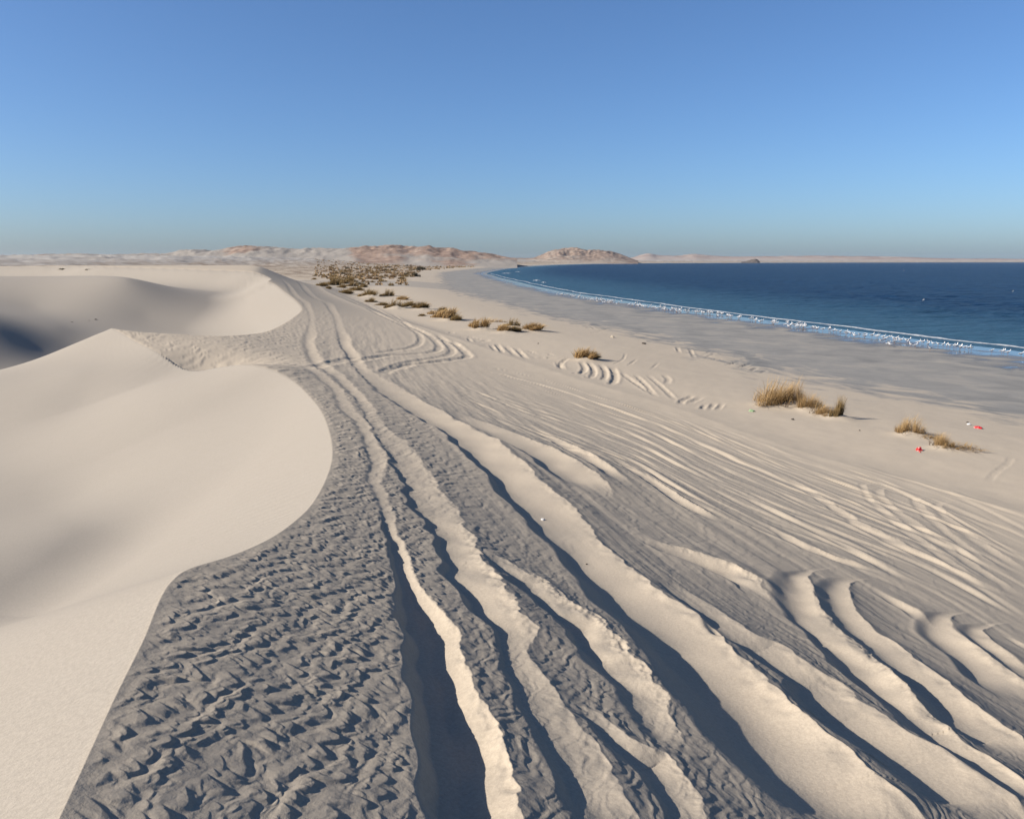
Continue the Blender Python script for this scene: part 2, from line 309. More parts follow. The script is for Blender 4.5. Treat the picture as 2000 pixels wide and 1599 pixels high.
def lay(xs, ys_):
    return hit(np.array(xs, float), np.array(ys_, float))[:, :2]

def window(Y0, Y1, Xlo, Xhi):
    """slice of the fan grid that covers a rectangle"""
    r0, r1 = np.searchsorted(YS, [max(Y0, 1.31), max(Y1, 1.32)])
    if r1 <= r0 + 1: return None
    us = [Xlo / YS[r0], Xlo / YS[r1 - 1], Xhi / YS[r0], Xhi / YS[r1 - 1]]
    c0, c1 = np.searchsorted(US, [min(us), max(us)])
    if c1 <= c0 + 1: return None
    return slice(r0, r1), slice(c0, c1)

def near_line(X, Y, line, reach):
    """best signed offset and along-index for a polyline inside its window"""
    lo, hi = line.min(0) - reach, line.max(0) + reach
    w = window(lo[1], hi[1], lo[0], hi[0])
    if w is None: return None
    x, y = X[w], Y[w]
    D = np.full(x.shape, 1e9, f4); S = np.zeros(x.shape, f4); K = np.zeros(x.shape, f4); E = np.zeros(x.shape, bool)
    for i in range(len(line) - 1):
        a, b = line[i], line[i + 1] - line[i]; l2 = float(b @ b) + 1e-12
        sl = window(min(line[i, 1], line[i+1, 1]) - reach, max(line[i, 1], line[i+1, 1]) + reach, min(line[i, 0], line[i+1, 0]) - reach, max(line[i, 0], line[i+1, 0]) + reach)
        if sl is None: continue
        r = slice(sl[0].start - w[0].start, sl[0].stop - w[0].start); c = slice(sl[1].start - w[1].start, sl[1].stop - w[1].start)
        px, py = x[r, c] - a[0], y[r, c] - a[1]
        t = (px * b[0] + py * b[1]) / l2; tc = np.clip(t, 0, 1)
        d = (px - tc * b[0]) ** 2 + (py - tc * b[1]) ** 2
        s = (px * b[1] - py * b[0]) / math.sqrt(l2)
        Dm = D[r, c]; m = d < Dm
        Dm[m] = d[m]; S[r, c][m] = (np.sign(s) * np.sqrt(d))[m]; K[r, c][m] = (i + tc)[m]
        if i == 0: E[r, c][m] = (t < 0)[m]
        elif i == len(line) - 2: E[r, c][m] = (t > 1)[m]
        else: E[r, c][m] = False
    return w, x, y, S, K, np.sqrt(D)

def add_band(X, Y, Z, pts, seed, up=1.0, lo=1.0):
    p = np.array(pts, float); C = lay(p[:, 0], p[:, 1]); Lp = lay(p[:, 2], p[:, 1]); Sp = lay(p[:, 3], p[:, 1])
    if C[0, 1] < C[-1, 1]: raise ValueError
    tan = np.gradient(C, axis=0); tan /= np.linalg.norm(tan, axis=1, keepdims=True)
    nor = np.stack([-tan[:, 1], tan[:, 0]], -1)
    wl = np.abs(((C - Lp) * nor).sum(1)); ws = np.abs(((C - Sp) * nor).sum(1))
    wl = np.clip(wl, 0.05, 0.75); ws = np.clip(np.maximum(ws, wl * 1.35), 0.09, 1.3)
    calm = np.where(p[:, 1] < 1040, up, lo)
    info = resample(np.column_stack([C, wl, ws, p[:, 4], calm]), 5)
    line = info[:, :2]; n = len(line)
    r = near_line(X, Y, line, max(2.2 * ws.max(), 4.8 * min(wl.max(), .5)) + .2)
    if r is None: return
    w, x, y, S, K, D = r
    ki = np.arange(n); wl_, ws_, am, ca = (np.interp(K, ki, info[:, j]).astype(f4) for j in (2, 3, 4, 5))
    # the side away from the sun is the right-hand one looking along the line towards the viewer
    s = -S
    sc_ = np.clip(wl_, .06, .4)
    m0 = float(np.median(sc_))
    s = s + sc_ * (0.26 * perlin(x / (m0 * 2.2), y / (m0 * 2.2), seed) + np.exp(-(s / (.30 * sc_)) ** 2) * (0.11 * perlin(x / (m0 * .55), y / (m0 * .55), seed + 1) + .04 * perlin(x / (m0 * .25), y / (m0 * .25), seed + 2)))
    gap = np.maximum(ws_ - wl_, .03)
    b = am * (.44 if up == .5 and lo > 1 else 1.0) * np.clip(0.40 * wl_, .012, .15); d = am * np.clip(0.13 * wl_ + 0.12 * gap, .010, .10)
    wr = np.clip(2.2 * wl_, .16, 1.1)
    soft = .45 + .55 * sstep(30, 9, np.hypot(x, y))
    ca = np.minimum(ca, 1.6); b = b * soft * np.minimum(.55 + .45 * ca, 1); d = d * soft * ca
    lip = 0.22 * b
    t1 = np.clip((s + ws_) / ((0.40 + .7 * np.maximum(1 - ca, 0)) * gap), 0, 1)                       # fall from the lip
    t2 = np.clip((s + wl_ + .25 * gap) / (wl_ + .25 * gap), 0, 1)      # bright rise to the crest
    rise = t2 * t2 * (3 - 2 * t2) * .22 + t2 ** 1.9 * .78
    h = np.where(s < -ws_, lip * np.exp((s + ws_) / (0.5 * wl_ + .05)),
        np.where(s < 0, lip - (lip + d) * (t1 * t1 * (3 - 2 * t1)) + (b + d) * rise, b * (.30 * np.exp(-np.maximum(s, 0) / (.16 * wr)) + .70 * np.clip(1 - np.maximum(s, 0) / (2.1 * wr), 0, 1) ** 1.6)))
    fade = np.clip(np.minimum(K, n - 1 - K) / 6.0, 0, 1) * np.where(s > 0, 1, np.clip(1 - (D - 1.1 * ws_ - .1) / (.8 * ws_), 0, 1))
    Z[w] += h * fade
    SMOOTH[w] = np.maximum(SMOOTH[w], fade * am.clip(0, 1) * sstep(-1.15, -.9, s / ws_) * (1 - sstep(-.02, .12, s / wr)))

def add_rut(X, Y, Z, pts, hw, dep, seed):
    p = np.array(pts, float); line = resample(lay(p[:, 0], p[:, 1]), 5); n = len(line)
    r = near_line(X, Y, line, hw * 4.5)
    if r is None: return
    w, x, y, S, K, D = r
    dep = dep * .42
    q = np.abs(S + hw * .25 * perlin(x / hw, y / hw, seed)) / hw
    h = -dep * np.exp(-q ** 4 * 1.2) + 0.32 * dep * np.exp(-((q - 1.5) / .55) ** 2)
    fade = np.clip(np.minimum(K, n - 1 - K) / 2.0, .0, 1) * (D < hw * 4.4)
    Z[w] += h * fade * (0.8 + .5 * perlin(x / (hw * 2.5), y / (hw * 2.5), seed + 3))

def streaks():
    A = np.array([(850,770),(940,812),(1050,860),(1150,893),(1250,930),(1350,985),(1450,1030),(1560,1072),(1700,1120),(1850,1180),(2050,1290)], float)
    B = np.array([(870,712),(960,718),(1080,742),(1180,770),(1300,802),(1420,842),(1560,885),(1700,918),(1850,950),(2050,990)], float)
    xs = np.linspace(860, 2050, 22); ya, yb = np.interp(xs, A[:, 0], A[:, 1]), np.interp(xs, B[:, 0], B[:, 1])
    t = (xs - 860) / 1190
    r = np.random.default_rng(3); out = []
    for f0 in np.concatenate([np.linspace(-.75, 1.0, 118) + r.normal(0, .014, 118)]):
        f = f0 + (r.uniform(.30, .60) if r.uniform() < .62 else r.uniform(.6, 1.15)) * t ** 1.25 + r.normal(0, .006, len(t)).cumsum() * .25
        k = np.nonzero((f > -.03) & (f < 1.03))[0]
        if len(k) < 4 or r.uniform() < .12: continue
        a = r.integers(0, max(1, len(k) // 3)); e = len(k) - r.integers(0, max(1, len(k) // 4))
        k = k[a:e]
        if len(k) < 4: continue
        out.append((np.column_stack([xs[k], yb[k] + (ya[k] - yb[k]) * f[k]]), r.uniform(.05, .17), .007 + .030 * r.uniform() ** 1.7))
    return out

def add_streak(X, Y, Z, pts, hw, dep, seed):
    line = resample(lay(pts[:, 0], pts[:, 1]), 3); n = len(line)
    r = near_line(X, Y, line, hw * 4)
    if r is None: return
    w, x, y, S, K, D = r
    s = -(S) / hw + .35 * perlin(x / 1.2, y / 1.2, seed)
    h = np.where(s < 0, np.exp(-(s + .9) ** 2 * 3) * -.8, 0) + np.exp(-((s - .15) / np.where(s < .15, .55, 1.5)) ** 2) * .6
    m = np.clip(.55 + .9 * perlin(x / .8, y / 2.6, seed + 5), 0, 1.3)
    fade = np.clip(np.minimum(K, n - 1 - K) / 5.0, 0, 1) * np.clip(1 - (D - 2.6 * hw) / (1.2 * hw), 0, 1)
    Z[w] += dep * h * m * fade
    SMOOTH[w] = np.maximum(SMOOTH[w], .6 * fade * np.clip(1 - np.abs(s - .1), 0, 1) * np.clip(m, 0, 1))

def detail(X, Y, Z, DS, LD, LEFT):
    global SMOOTH
    SMOOTH = np.zeros(X.shape, f4)
    for i, bnd in enumerate(BANDS): add_band(X, Y, Z, bnd, 100 + 7 * i, {0: .5, 1: .5, 2: .8}.get(i, .75 if i < 11 else .35 if i > 16 else .7), {0: 1.6, 1: .5, 2: .66, 3: .6, 4: .7}.get(i, .35 if i > 16 else .55))
    for i, (p, hw, d) in enumerate(RUTS): add_rut(X, Y, Z, p, hw, d, 400 + 5 * i)
    for i, (p, hw, d) in enumerate(streaks()): add_streak(X, Y, Z, p, hw, d, 700 + 9 * i)
    print('ruts', round(time.time() - T0, 1))
    # ripples on the wind-blown side
    nr = np.searchsorted(YS, 75.0)
    w = (slice(0, nr), slice(0, X.shape[1]))
    x, y, ld, sm, left, ds = X[w], Y[w], LD[w], SMOOTH[w], LEFT[w], DS[w]
    right = (~left).astype(f4)
    edge = np.clip(-ld / .12, 0, 1) * right
    free = edge * (1 - .88 * sm)
    dist = np.hypot(x, y)
    # distance right of the spine decides how coarse the ripples are
    off = x - SPX(LN(y))
    strong = np.maximum(np.exp(-np.maximum(off - .9 - .07 * y, 0) / 1.1), .52 * np.exp(-np.maximum(off - 3.0, 0) / 2.0) * np.clip(.7 + .9 * perlin(x / 1.1, y / 2.6, 81), 0, 1.2))
    wx = x + .06 * perlin(x / .35, y / .35, 11) + .02 * perlin(x / .11, y / .11, 12)
    wy = y + .06 * perlin(x / .35, y / .35, 13)
    dune = sstep(4.0, 1.0, off / np.maximum(FTX(LN(y)) - SPX(LN(y)), 1) * 4)
    kk = np.clip(1.5 - dist / 16, 0, 1)                      # below this size the tessellation no longer carries them
    def saw(lam, ang, warp, stretch, sd):
        c, q = math.cos(ang), math.sin(ang)
        u = (wx * c + wy * q) / lam; v = (-wx * q + wy * c) / lam
        u = u + warp * (.75 * perlin(u * .45, v * .45 / stretch, sd) + .42 * perlin(u * 1.0, v * 1.0 / stretch, sd + 1)) + .12 * warp * perlin(u * 2.3, v * 2.3, sd + 2)
        p = u - np.floor(u)
        t = np.where(p < .70, p / .70, (1 - p) / .30)          # long rise, then a short steep drop down the slope
        t = t * t * (3 - 2 * t)
        return t * np.clip(.80 + .60 * perlin(u * .8 + 9, v * .9 / stretch, sd + 3), .25, 1.25)
    # scooped hollows: overlapping shallow bowls, each steep on its upwind rim
    def bowls(lx, ly, sd, sh):
        f1, f2 = worley((x + .03 * perlin(x / .22, y / .22, sd + 8)) / lx, (y + .03 * perlin(x / .2, y / .2, sd + 9)) / ly, sd)
        e = np.clip((f2 - f1) / sh, 0, 1)
        return -(e * e * (3 - 2 * e)) * np.clip(.8 + .8 * perlin(x / (1.6 * lx), y / (1.6 * ly), sd + 3), .15, 1.5)
    def scales(lam, wid, ang, warp, sd):
        """overlapping tongues of sand: each rises to a rounded tip and drops off beyond it"""
        c, q = math.cos(ang), math.sin(ang)
        u = (wx * c + wy * q) / lam; v = (-wx * q + wy * c) / wid
        u = u + warp * (.8 * perlin(u * .5, v * .4, sd) + .35 * perlin(u * 1.2, v * 1.1, sd + 1)); v = v + .45 * perlin(u * .6, v * .6, sd + 2)
        j = np.floor(u); p = u - j
        off = (_hash(j.astype(np.int64) & 0xFFFFFFF, (j * 0).astype(np.int64), sd) & np.uint32(1023)).astype(f4) / 1023
        vv = v + off * 5; cell = np.floor(vv)
        size = (_hash(j.astype(np.int64) & 0xFFFFFFF, cell.astype(np.int64) & 0xFFFFFFF, sd + 5) & np.uint32(1023)).astype(f4) / 1023
        lobe = np.sin(math.pi * (vv - cell))
        e = .46 + .40 * lobe
        t = np.where(p < e, p / e, 1 - (p - e) / np.minimum(1 - e, .26)); t = np.clip(t, 0, 1)
        t = t * t * (3 - 2 * t) * .5 + t * .5
        return t * (.55 + .45 * lobe * (.5 + size)) * np.clip(.9 + .5 * perlin(u * .5, v * .5, sd + 3), .4, 1.25)
    h = (scales(.165, .125, -.20, .62, 21) * .0118 + scales(.095, .07, -.05, .6, 27) * .0038 + bowls(.13, .16, 5, .62) * .0022 + perlin(wx / .40, wy / .45, 73) * .009) * strong * kk
    h = h + saw(.085, -.3, .8, 1.4, 31) * .0058 * (1 - .6 * strong) * dune * np.clip(1.7 - dist / 7, 0, 1)
    h = h + saw(.26, -.35, 1.0, 1.3, 41) * .016 * (.30 + .70 * strong) * dune * np.clip((dist - 5) / 9, 0, 1) * np.clip(2.4 - dist / 14, 0, 1)
    h = h + saw(.60, -.35, 1.0, 1.3, 51) * .030 * (.25 + .75 * strong) * dune * np.clip((dist - 16) / 16, 0, 1) * np.clip(2.2 - dist / 40, 0, 1)
    # drag marks in the direction of driving
    al = (x * .22 - y) / 1.02; ac = (x + y * .22) / 1.02
    st = perlin(ac / .16, al / 1.9, 51) * .008 + perlin(ac / .06, al / .7, 52) * .0042 * np.clip(1.6 - dist / 14, 0, 1) + perlin(ac / .42, al / 5.5, 53) * .022 * np.clip(dist / 14, 0, 1)
    h = h + st * (1 - strong) * dune
    Z[w] += h * free
    # wet-foot hummocks and small unevenness of the beach
    bz = (ds > 30) & ~left
    n = perlin(x / 1.7, y / 1.7, 61) * .018 + perlin(x / .5, y / .5, 62) * .006
    Z[w] += np.where(bz, n * (1 - dune), 0)
    for px, py, rad, hh in MOUNDS:
        c = lay([px], [py])[0]; wd = window(c[1] - 3 * rad, c[1] + 3 * rad, c[0] - 3 * rad, c[0] + 3 * rad)
        if wd is None: continue
        q = ((X[wd] - c[0] - .3 * rad) / (1.35 * rad)) ** 2 + ((Y[wd] - c[1]) / rad) ** 2
        Z[wd] += hh * np.exp(-1.3 * q) * (1 + .25 * perlin(X[wd] / .5, Y[wd] / .5, 95))
    # a ragged brink: the crest of the slip face breaks in small scallops
# ------------------------------------------------------------------ tessellation: fine near the viewpoint, coarse far away
def rows():
    ys = [1.3]; y = 1.3
    while y < 9000:
        H = 2.0 + 0.16 * min(y, 25)
        y += min(max(y * y / (777 * 1.25 * RES * H), 0.004), (0.011 if y < 140 else 0.016 if y < 1500 else .05) * y / RES ** .5)
        ys.append(y)
    return np.array(ys)
YS = rows()
NU = int(2 * 0.80 * 777 * 1.2 * RES)
wing = 0.80 + np.cumsum(0.0011 * 1.085 ** np.arange(80)); wing = wing[wing < 7]
US = np.concatenate([-wing[::-1], np.linspace(-0.80, 0.80, NU), wing]); NU = len(US)
GXX = US[None, :] * YS[:, None]; GYY = np.repeat(YS[:, None], NU, 1)
print('grid', GXX.shape, round(time.time() - T0, 1))

def chunked(fn, X, Y, n=64):
    outs = [fn(X[i:i + n], Y[i:i + n]) for i in range(0, X.shape[0], n)]
    return [np.concatenate(o) for o in zip(*outs)]
Z, DS, LD, LEFT = chunked(height, GXX, GYY)
print('base height', round(time.time() - T0, 1))
BASEZ = Z.copy()
detail(GXX, GYY, Z, DS, LD, LEFT)
print('detail', round(time.time() - T0, 1))

def grid_faces(nr, nc, off=0):
    i = np.arange(nr - 1)[:, None] * nc + np.arange(nc - 1)[None, :] + off
    return np.stack([i, i + 1, i + nc + 1, i + nc], -1).reshape(-1, 4)

def mesh_from(name, V, Fq, smooth=True):
    me = bpy.data.meshes.new(name)
    me.vertices.add(len(V)); me.vertices.foreach_set('co', np.ascontiguousarray(V, dtype=f4).ravel())
    k = Fq.shape[1]
    me.loops.add(Fq.size); me.loops.foreach_set('vertex_index', np.ascontiguousarray(Fq, dtype=np.int32).ravel())
    me.polygons.add(len(Fq)); me.polygons.foreach_set('loop_start', np.arange(0, Fq.size, k, dtype=np.int32))
    me.update(calc_edges=True)
    if smooth: me.polygons.foreach_set('use_smooth', np.ones(len(Fq), bool))
    me.update()
    return me

# coarse surround outside the fine fan (behind and beside the viewpoint)
def axis(lo, hi, n0, step):
    a = [0.0]
    while a[-1] < hi: a.append(a[-1] + max(step, abs(a[-1]) * 0.06))
    b = [0.0]
    while b[-1] > lo: b.append(b[-1] - max(step, abs(b[-1]) * 0.06))
    return np.array(sorted(set(a + b)))
ax, ay = axis(-400, 400, 0, 0.4), axis(-400, 0, 0, 0.4)
ay = np.concatenate([ay[ay < 0.9], [1.32]])
CX_, CY_ = np.meshgrid(ax, ay)
cz, cds, cld, cleft = chunked(height, CX_, CY_)
cf = grid_faces(len(ay), len(ax))
nf = GXX.size
V = np.vstack([np.stack([GXX.ravel(), GYY.ravel(), Z.ravel()], -1), np.stack([CX_.ravel(), CY_.ravel(), cz.ravel() - 0.012], -1)])
FQ = np.vstack([grid_faces(len(YS), NU), cf + nf])
me = mesh_from('sand', V, FQ)
def attr(name, a):
    at = me.attributes.new(name, 'FLOAT', 'POINT'); at.data.foreach_set('value', np.ascontiguousarray(a, dtype=f4).ravel())
attr('shore', np.concatenate([DS.ravel(), cds.ravel()]))
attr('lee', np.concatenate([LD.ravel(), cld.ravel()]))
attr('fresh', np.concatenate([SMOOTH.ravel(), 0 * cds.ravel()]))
attr('far', np.concatenate([np.hypot(GXX, GYY).ravel(), np.hypot(CX_, CY_).ravel()]))
sand = bpy.data.objects.new('sand', me); col.objects.link(sand); sand['kind'] = 'structure'
print('mesh', len(V), round(time.time() - T0, 1))
# ------------------------------------------------------------------ materials
class NT:
    def __init__(s, m):
        m.use_nodes = True; s.t = m.node_tree; s.t.nodes.clear()
        s.out = s.n('ShaderNodeOutputMaterial')
    def n(s, typ, **kw):
        x = s.t.nodes.new(typ)
        for k, v in kw.items():
            if k in x.inputs: x.inputs[k].default_value = v
            else: setattr(x, k, v)
        return x
    def l(s, a, b): s.t.links.new(a, b)
    def val(s, x, i):
        if hasattr(x, 'is_linked') or isinstance(x, bpy.types.NodeSocket): s.l(x, i)
        else: i.default_value = x
    def math(s, op, a, b=0.0, clamp=False):
        x = s.n('ShaderNodeMath', operation=op, use_clamp=clamp); s.val(a, x.inputs[0]); s.val(b, x.inputs[1]); return x.outputs[0]
    def ramp(s, f, *stops):
        x = s.n('ShaderNodeValToRGB'); e = x.color_ramp.elements
        while len(e) < len(stops): e.new(0.5)
        for el, (p, c) in zip(e, stops): el.position = p; el.color = (c if len(c) == 4 else (*c, 1)) if hasattr(c, '__len__') else (c, c, c, 1)
        s.l(f, x.inputs[0]); return x.outputs[0]
    def mr(s, f, a, b, c=0.0, d=1.0, smooth=True):
        x = s.n('ShaderNodeMapRange', interpolation_type='SMOOTHSTEP' if smooth else 'LINEAR')
        s.val(f, x.inputs[0])
        for i, v in enumerate((a, b, c, d)): x.inputs[i + 1].default_value = v
        return x.outputs[0]
    def mix(s, f, a, b, mode='MIX'):
        x = s.n('ShaderNodeMix', data_type='RGBA', blend_type=mode)
        s.val(f, x.inputs[0])
        for v, i in ((a, 6), (b, 7)):
            if isinstance(v, tuple): x.inputs[i].default_value = (*v, 1)
            else: s.l(v, x.inputs[i])
        return x.outputs[2]
    def attr(s, name): return s.n('ShaderNodeAttribute', attribute_name=name).outputs['Fac']
    def pos(s): return s.n('ShaderNodeNewGeometry').outputs['Position']
    def noise(s, vec, scale, detail=3, rough=0.5, dist=0.0):
        x = s.n('ShaderNodeTexNoise', Scale=scale, Detail=detail, Roughness=rough, Distortion=dist); s.l(vec, x.inputs['Vector']); return x.outputs['Fac']
    def mapping(s, vec, scale=(1, 1, 1), rot=(0, 0, 0)):
        x = s.n('ShaderNodeMapping'); x.inputs['Scale'].default_value = scale; x.inputs['Rotation'].default_value = rot; s.l(vec, x.inputs['Vector']); return x.outputs[0]

def mat(name):
    m = bpy.data.materials.new(name); return m, NT(m)

def sand_material():
    m, t = mat('sand')
    p = t.pos(); sh = t.attr('shore'); lee = t.attr('lee'); far = t.attr('far')
    n_big = t.noise(p, 0.08, 4); n_mid = t.noise(p, 1.3, 4); n_fine = t.noise(p, 40, 3, 0.7); n_grain = t.noise(p, 260, 2, 0.7)
    dry = t.mix(n_mid, (0.325, 0.270, 0.205), (0.350, 0.292, 0.223))
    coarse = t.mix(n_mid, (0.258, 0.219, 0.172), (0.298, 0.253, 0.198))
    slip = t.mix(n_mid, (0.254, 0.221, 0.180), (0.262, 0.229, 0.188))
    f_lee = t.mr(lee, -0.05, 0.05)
    # coarse grey lag sand covers the dune back and thins out towards its foot; its colour also deepens the grazing shade near the viewpoint
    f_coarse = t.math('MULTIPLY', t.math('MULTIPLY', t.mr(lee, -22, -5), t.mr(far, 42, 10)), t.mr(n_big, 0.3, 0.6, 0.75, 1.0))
    # sand thrown up by the wheels is fresh and pale, without the grey lag grains; the colour also brightens the sunlit rut faces
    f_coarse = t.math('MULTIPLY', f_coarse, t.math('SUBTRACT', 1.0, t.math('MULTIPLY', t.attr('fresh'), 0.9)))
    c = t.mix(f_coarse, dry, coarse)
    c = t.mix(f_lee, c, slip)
    grain = t.math('MULTIPLY', t.mr(n_fine, 0.3, 0.7, 0.90, 1.06), t.mr(n_grain, 0.25, 0.75, 0.88, 1.1))
    # damp, grey foreshore in bands along the water
    streak = t.noise(t.mapping(p, (0.045, 0.045, 1)), 6, 5, 0.6, 0.6)
    edge = t.math('ADD', sh, t.mr(streak, 0.2, 0.8, -7.0, 7.0, False))
    f_wet = t.mr(edge, 36, 29)
    wet = t.ramp(streak, (0.3, (0.140, 0.134, 0.124)), (0.5, (0.182, 0.172, 0.156)), (0.72, (0.235, 0.212, 0.180)))
    c = t.mix(f_wet, c, wet)
    f_swash = t.mr(edge, 14, 5)
    c = t.mix(f_swash, c, (0.055, 0.056, 0.056))
    # dune field far off: paler, cooler sand; scrub litter on the plain
    n_far = t.noise(p, 0.02, 5, 0.6)
    c = t.mix(t.math('MULTIPLY', t.mr(far, 160, 420), t.mr(sh, 120, 260)), c, t.ramp(n_far, (0.3, (0.19, 0.172, 0.152)), (0.5, (0.265, 0.243, 0.216)), (0.7, (0.29, 0.265, 0.236))))
    lit = t.math('MULTIPLY', t.math('MULTIPLY', t.mr(far, 170, 420), t.mr(sh, 40, 60)), t.mr(sh, 330, 160))
    n_lit = t.noise(p, 0.12, 6, 0.75)
    c = t.mix(t.math('MULTIPLY', lit, t.mr(n_lit, 0.42, 0.58)), c, (0.145, 0.105, 0.072))
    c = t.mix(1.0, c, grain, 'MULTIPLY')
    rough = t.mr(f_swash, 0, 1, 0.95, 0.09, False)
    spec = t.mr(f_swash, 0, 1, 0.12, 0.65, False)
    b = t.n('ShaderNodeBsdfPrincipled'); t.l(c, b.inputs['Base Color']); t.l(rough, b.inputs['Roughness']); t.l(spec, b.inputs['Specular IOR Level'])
    dryness = t.math('SUBTRACT', 1.0, t.math('MAXIMUM', f_swash, t.math('MULTIPLY', f_wet, 0.5)))
    hgt = t.math('ADD', t.math('MULTIPLY', n_fine, 0.006), t.math('MULTIPLY', n_grain, 0.0012))
    bm = t.n('ShaderNodeBump', Distance=1.0); t.l(t.math('MULTIPLY', dryness, 0.55), bm.inputs['Strength']); t.l(hgt, bm.inputs['Height'])
    t.l(bm.outputs[0], b.inputs['Normal'])
    t.l(b.outputs[0], t.out.inputs[0])
    return m

def sea_material():
    m, t = mat('sea_water')
    p = t.pos()
    def wv(sx, sy, scale, det): return t.noise(t.mapping(p, (sx, sy, 1)), scale, det, 0.6)
    a = wv(0.5, 1.0, 1.1, 3); b_ = wv(0.45, 1.1, 0.25, 3); g = t.noise(t.mapping(p, (0.3, 1.0, 1)), 0.02, 4, 0.6)
    h = t.math('ADD', t.math('MULTIPLY', a, 0.55), t.math('MULTIPLY', b_, 1.5))
    bm = t.n('ShaderNodeBump', Distance=1.0, Strength=1.0); t.l(h, bm.inputs['Height'])
    sh = t.attr('shore')
    patch = t.noise(t.mapping(p, (0.55, 0.12, 1)), 0.9, 4, .7, .4)  # light and dark of small waves put into the water colour
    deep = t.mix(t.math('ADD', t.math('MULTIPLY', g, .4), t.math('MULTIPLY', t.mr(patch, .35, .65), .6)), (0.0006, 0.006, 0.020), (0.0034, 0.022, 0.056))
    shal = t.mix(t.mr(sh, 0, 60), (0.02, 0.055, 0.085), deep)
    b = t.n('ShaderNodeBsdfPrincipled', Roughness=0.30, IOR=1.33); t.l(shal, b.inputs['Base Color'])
    b.inputs['Specular IOR Level'].default_value = 0.035
    t.l(bm.outputs[0], b.inputs['Normal']); t.l(b.outputs[0], t.out.inputs[0])
    return m

def simple(name, c1, c2=None, rough=0.8, scale=8, spec=0.2, bump=0.0):
    m, t = mat(name); b = t.n('ShaderNodeBsdfPrincipled', Roughness=rough); b.inputs['Specular IOR Level'].default_value = spec
    n = t.noise(t.n('ShaderNodeTexCoord').outputs['Object'], scale, 4)
    t.l(t.mix(t.mr(n, .3, .7), c1, c2 or tuple(x * .75 for x in c1)), b.inputs['Base Color'])
    if bump:
        bm = t.n('ShaderNodeBump', Distance=bump); t.l(n, bm.inputs['Height']); t.l(bm.outputs[0], b.inputs['Normal'])
    t.l(b.outputs[0], t.out.inputs[0]); return m

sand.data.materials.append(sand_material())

# ------------------------------------------------------------------ sea
def waves(X, Y, ds):
    """wind chop: height of the water, dying out towards the beach"""
    d = np.hypot(X, Y)
    c = .20 * (1 - 1.7 * np.abs(perlin(X / 5.2 + Y / 40, Y / 3.4, 301))) * np.clip(1.6 - d / 700, 0, 1)
    c = c + .26 * perlin(X / 16, Y / 9, 302) * np.clip(1.8 - d / 1500, 0, 1) + .12 * perlin(X / 2.1, Y / 1.7, 303) * np.clip(1.4 - d / 220, 0, 1)
    return (c * sstep(3, 40, ds) + .02 * perlin(X / 1.5, Y / 1.2, 304) * sstep(0, 4, ds) * np.clip(1.4 - d / 200, 0, 1))
def build_sea():
    ys = [40.0]
    while ys[-1] < 10400: ys.append(ys[-1] + max(min(ys[-1] ** 2 / (777 * 8 * 1.7), .03 * ys[-1]), .25))
    ys = np.array(ys); us = np.concatenate([np.linspace(-.16, .78, 760), .78 + np.cumsum(.0016 * 1.12 ** np.arange(60))]); us = us[us < 9]
    X = us[None] * ys[:, None]; Y = np.repeat(ys[:, None], len(us), 1)
    X = np.clip(X, -9000, 11000)
    ds, _ = chunked(lambda a, b: (-dshore(a, b), a), X, Y)
    Zs = waves(X, Y, ds)
    xb, yb = np.meshgrid(np.linspace(15, 380, 60), np.linspace(-300, 40, 60))
    db = -dshore(xb, yb)
    me = mesh_from('sea', np.vstack([np.stack([X.ravel(), Y.ravel(), Zs.ravel()], -1), np.stack([xb.ravel(), yb.ravel(), 0 * xb.ravel()], -1)]),
                   np.vstack([grid_faces(*X.shape), grid_faces(60, 60, X.size)]))
    at = me.attributes.new('shore', 'FLOAT', 'POINT'); at.data.foreach_set('value', np.concatenate([ds.ravel(), db.ravel()]).astype(f4))
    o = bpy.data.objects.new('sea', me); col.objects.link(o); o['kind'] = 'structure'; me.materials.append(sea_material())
build_sea()

# ------------------------------------------------------------------ light
SUN_EL, SUN_AZ = R(30), R(-105)        # azimuth from +Y, negative to the left
sd = (math.sin(SUN_AZ) * math.cos(SUN_EL), math.cos(SUN_AZ) * math.cos(SUN_EL), math.sin(SUN_EL))
L = bpy.data.lights.new('sun', 'SUN'); L.energy = 5.0; L.angle = R(0.53); L.color = (1.0, 0.94, 0.85)
lo = bpy.data.objects.new('sun', L); col.objects.link(lo)
from mathutils import Vector
lo.rotation_euler = Vector(sd).to_track_quat('Z', 'Y').to_euler()
w = bpy.data.worlds.new('World'); sc.world = w; w.use_nodes = True
wt = w.node_tree; wt.nodes.clear()
sky = wt.nodes.new('ShaderNodeTexSky'); sky.sky_type = 'NISHITA'; sky.sun_disc = False
sky.sun_elevation = SUN_EL; sky.sun_rotation = SUN_AZ
sky.air_density = 0.88; sky.dust_density = 1.05; sky.ozone_density = 8.0; sky.altitude = 0
bg = wt.nodes.new('ShaderNodeBackground'); bg.inputs[1].default_value = 0.072
wo = wt.nodes.new('ShaderNodeOutputWorld')
wt.links.new(sky.outputs[0], bg.inputs[0]); wt.links.new(bg.outputs[0], wo.inputs[0])
sc.view_settings.view_transform = 'Standard'; sc.view_settings.look = 'None'
sc.view_settings.exposure = 1.0; sc.view_settings.gamma = 1.0

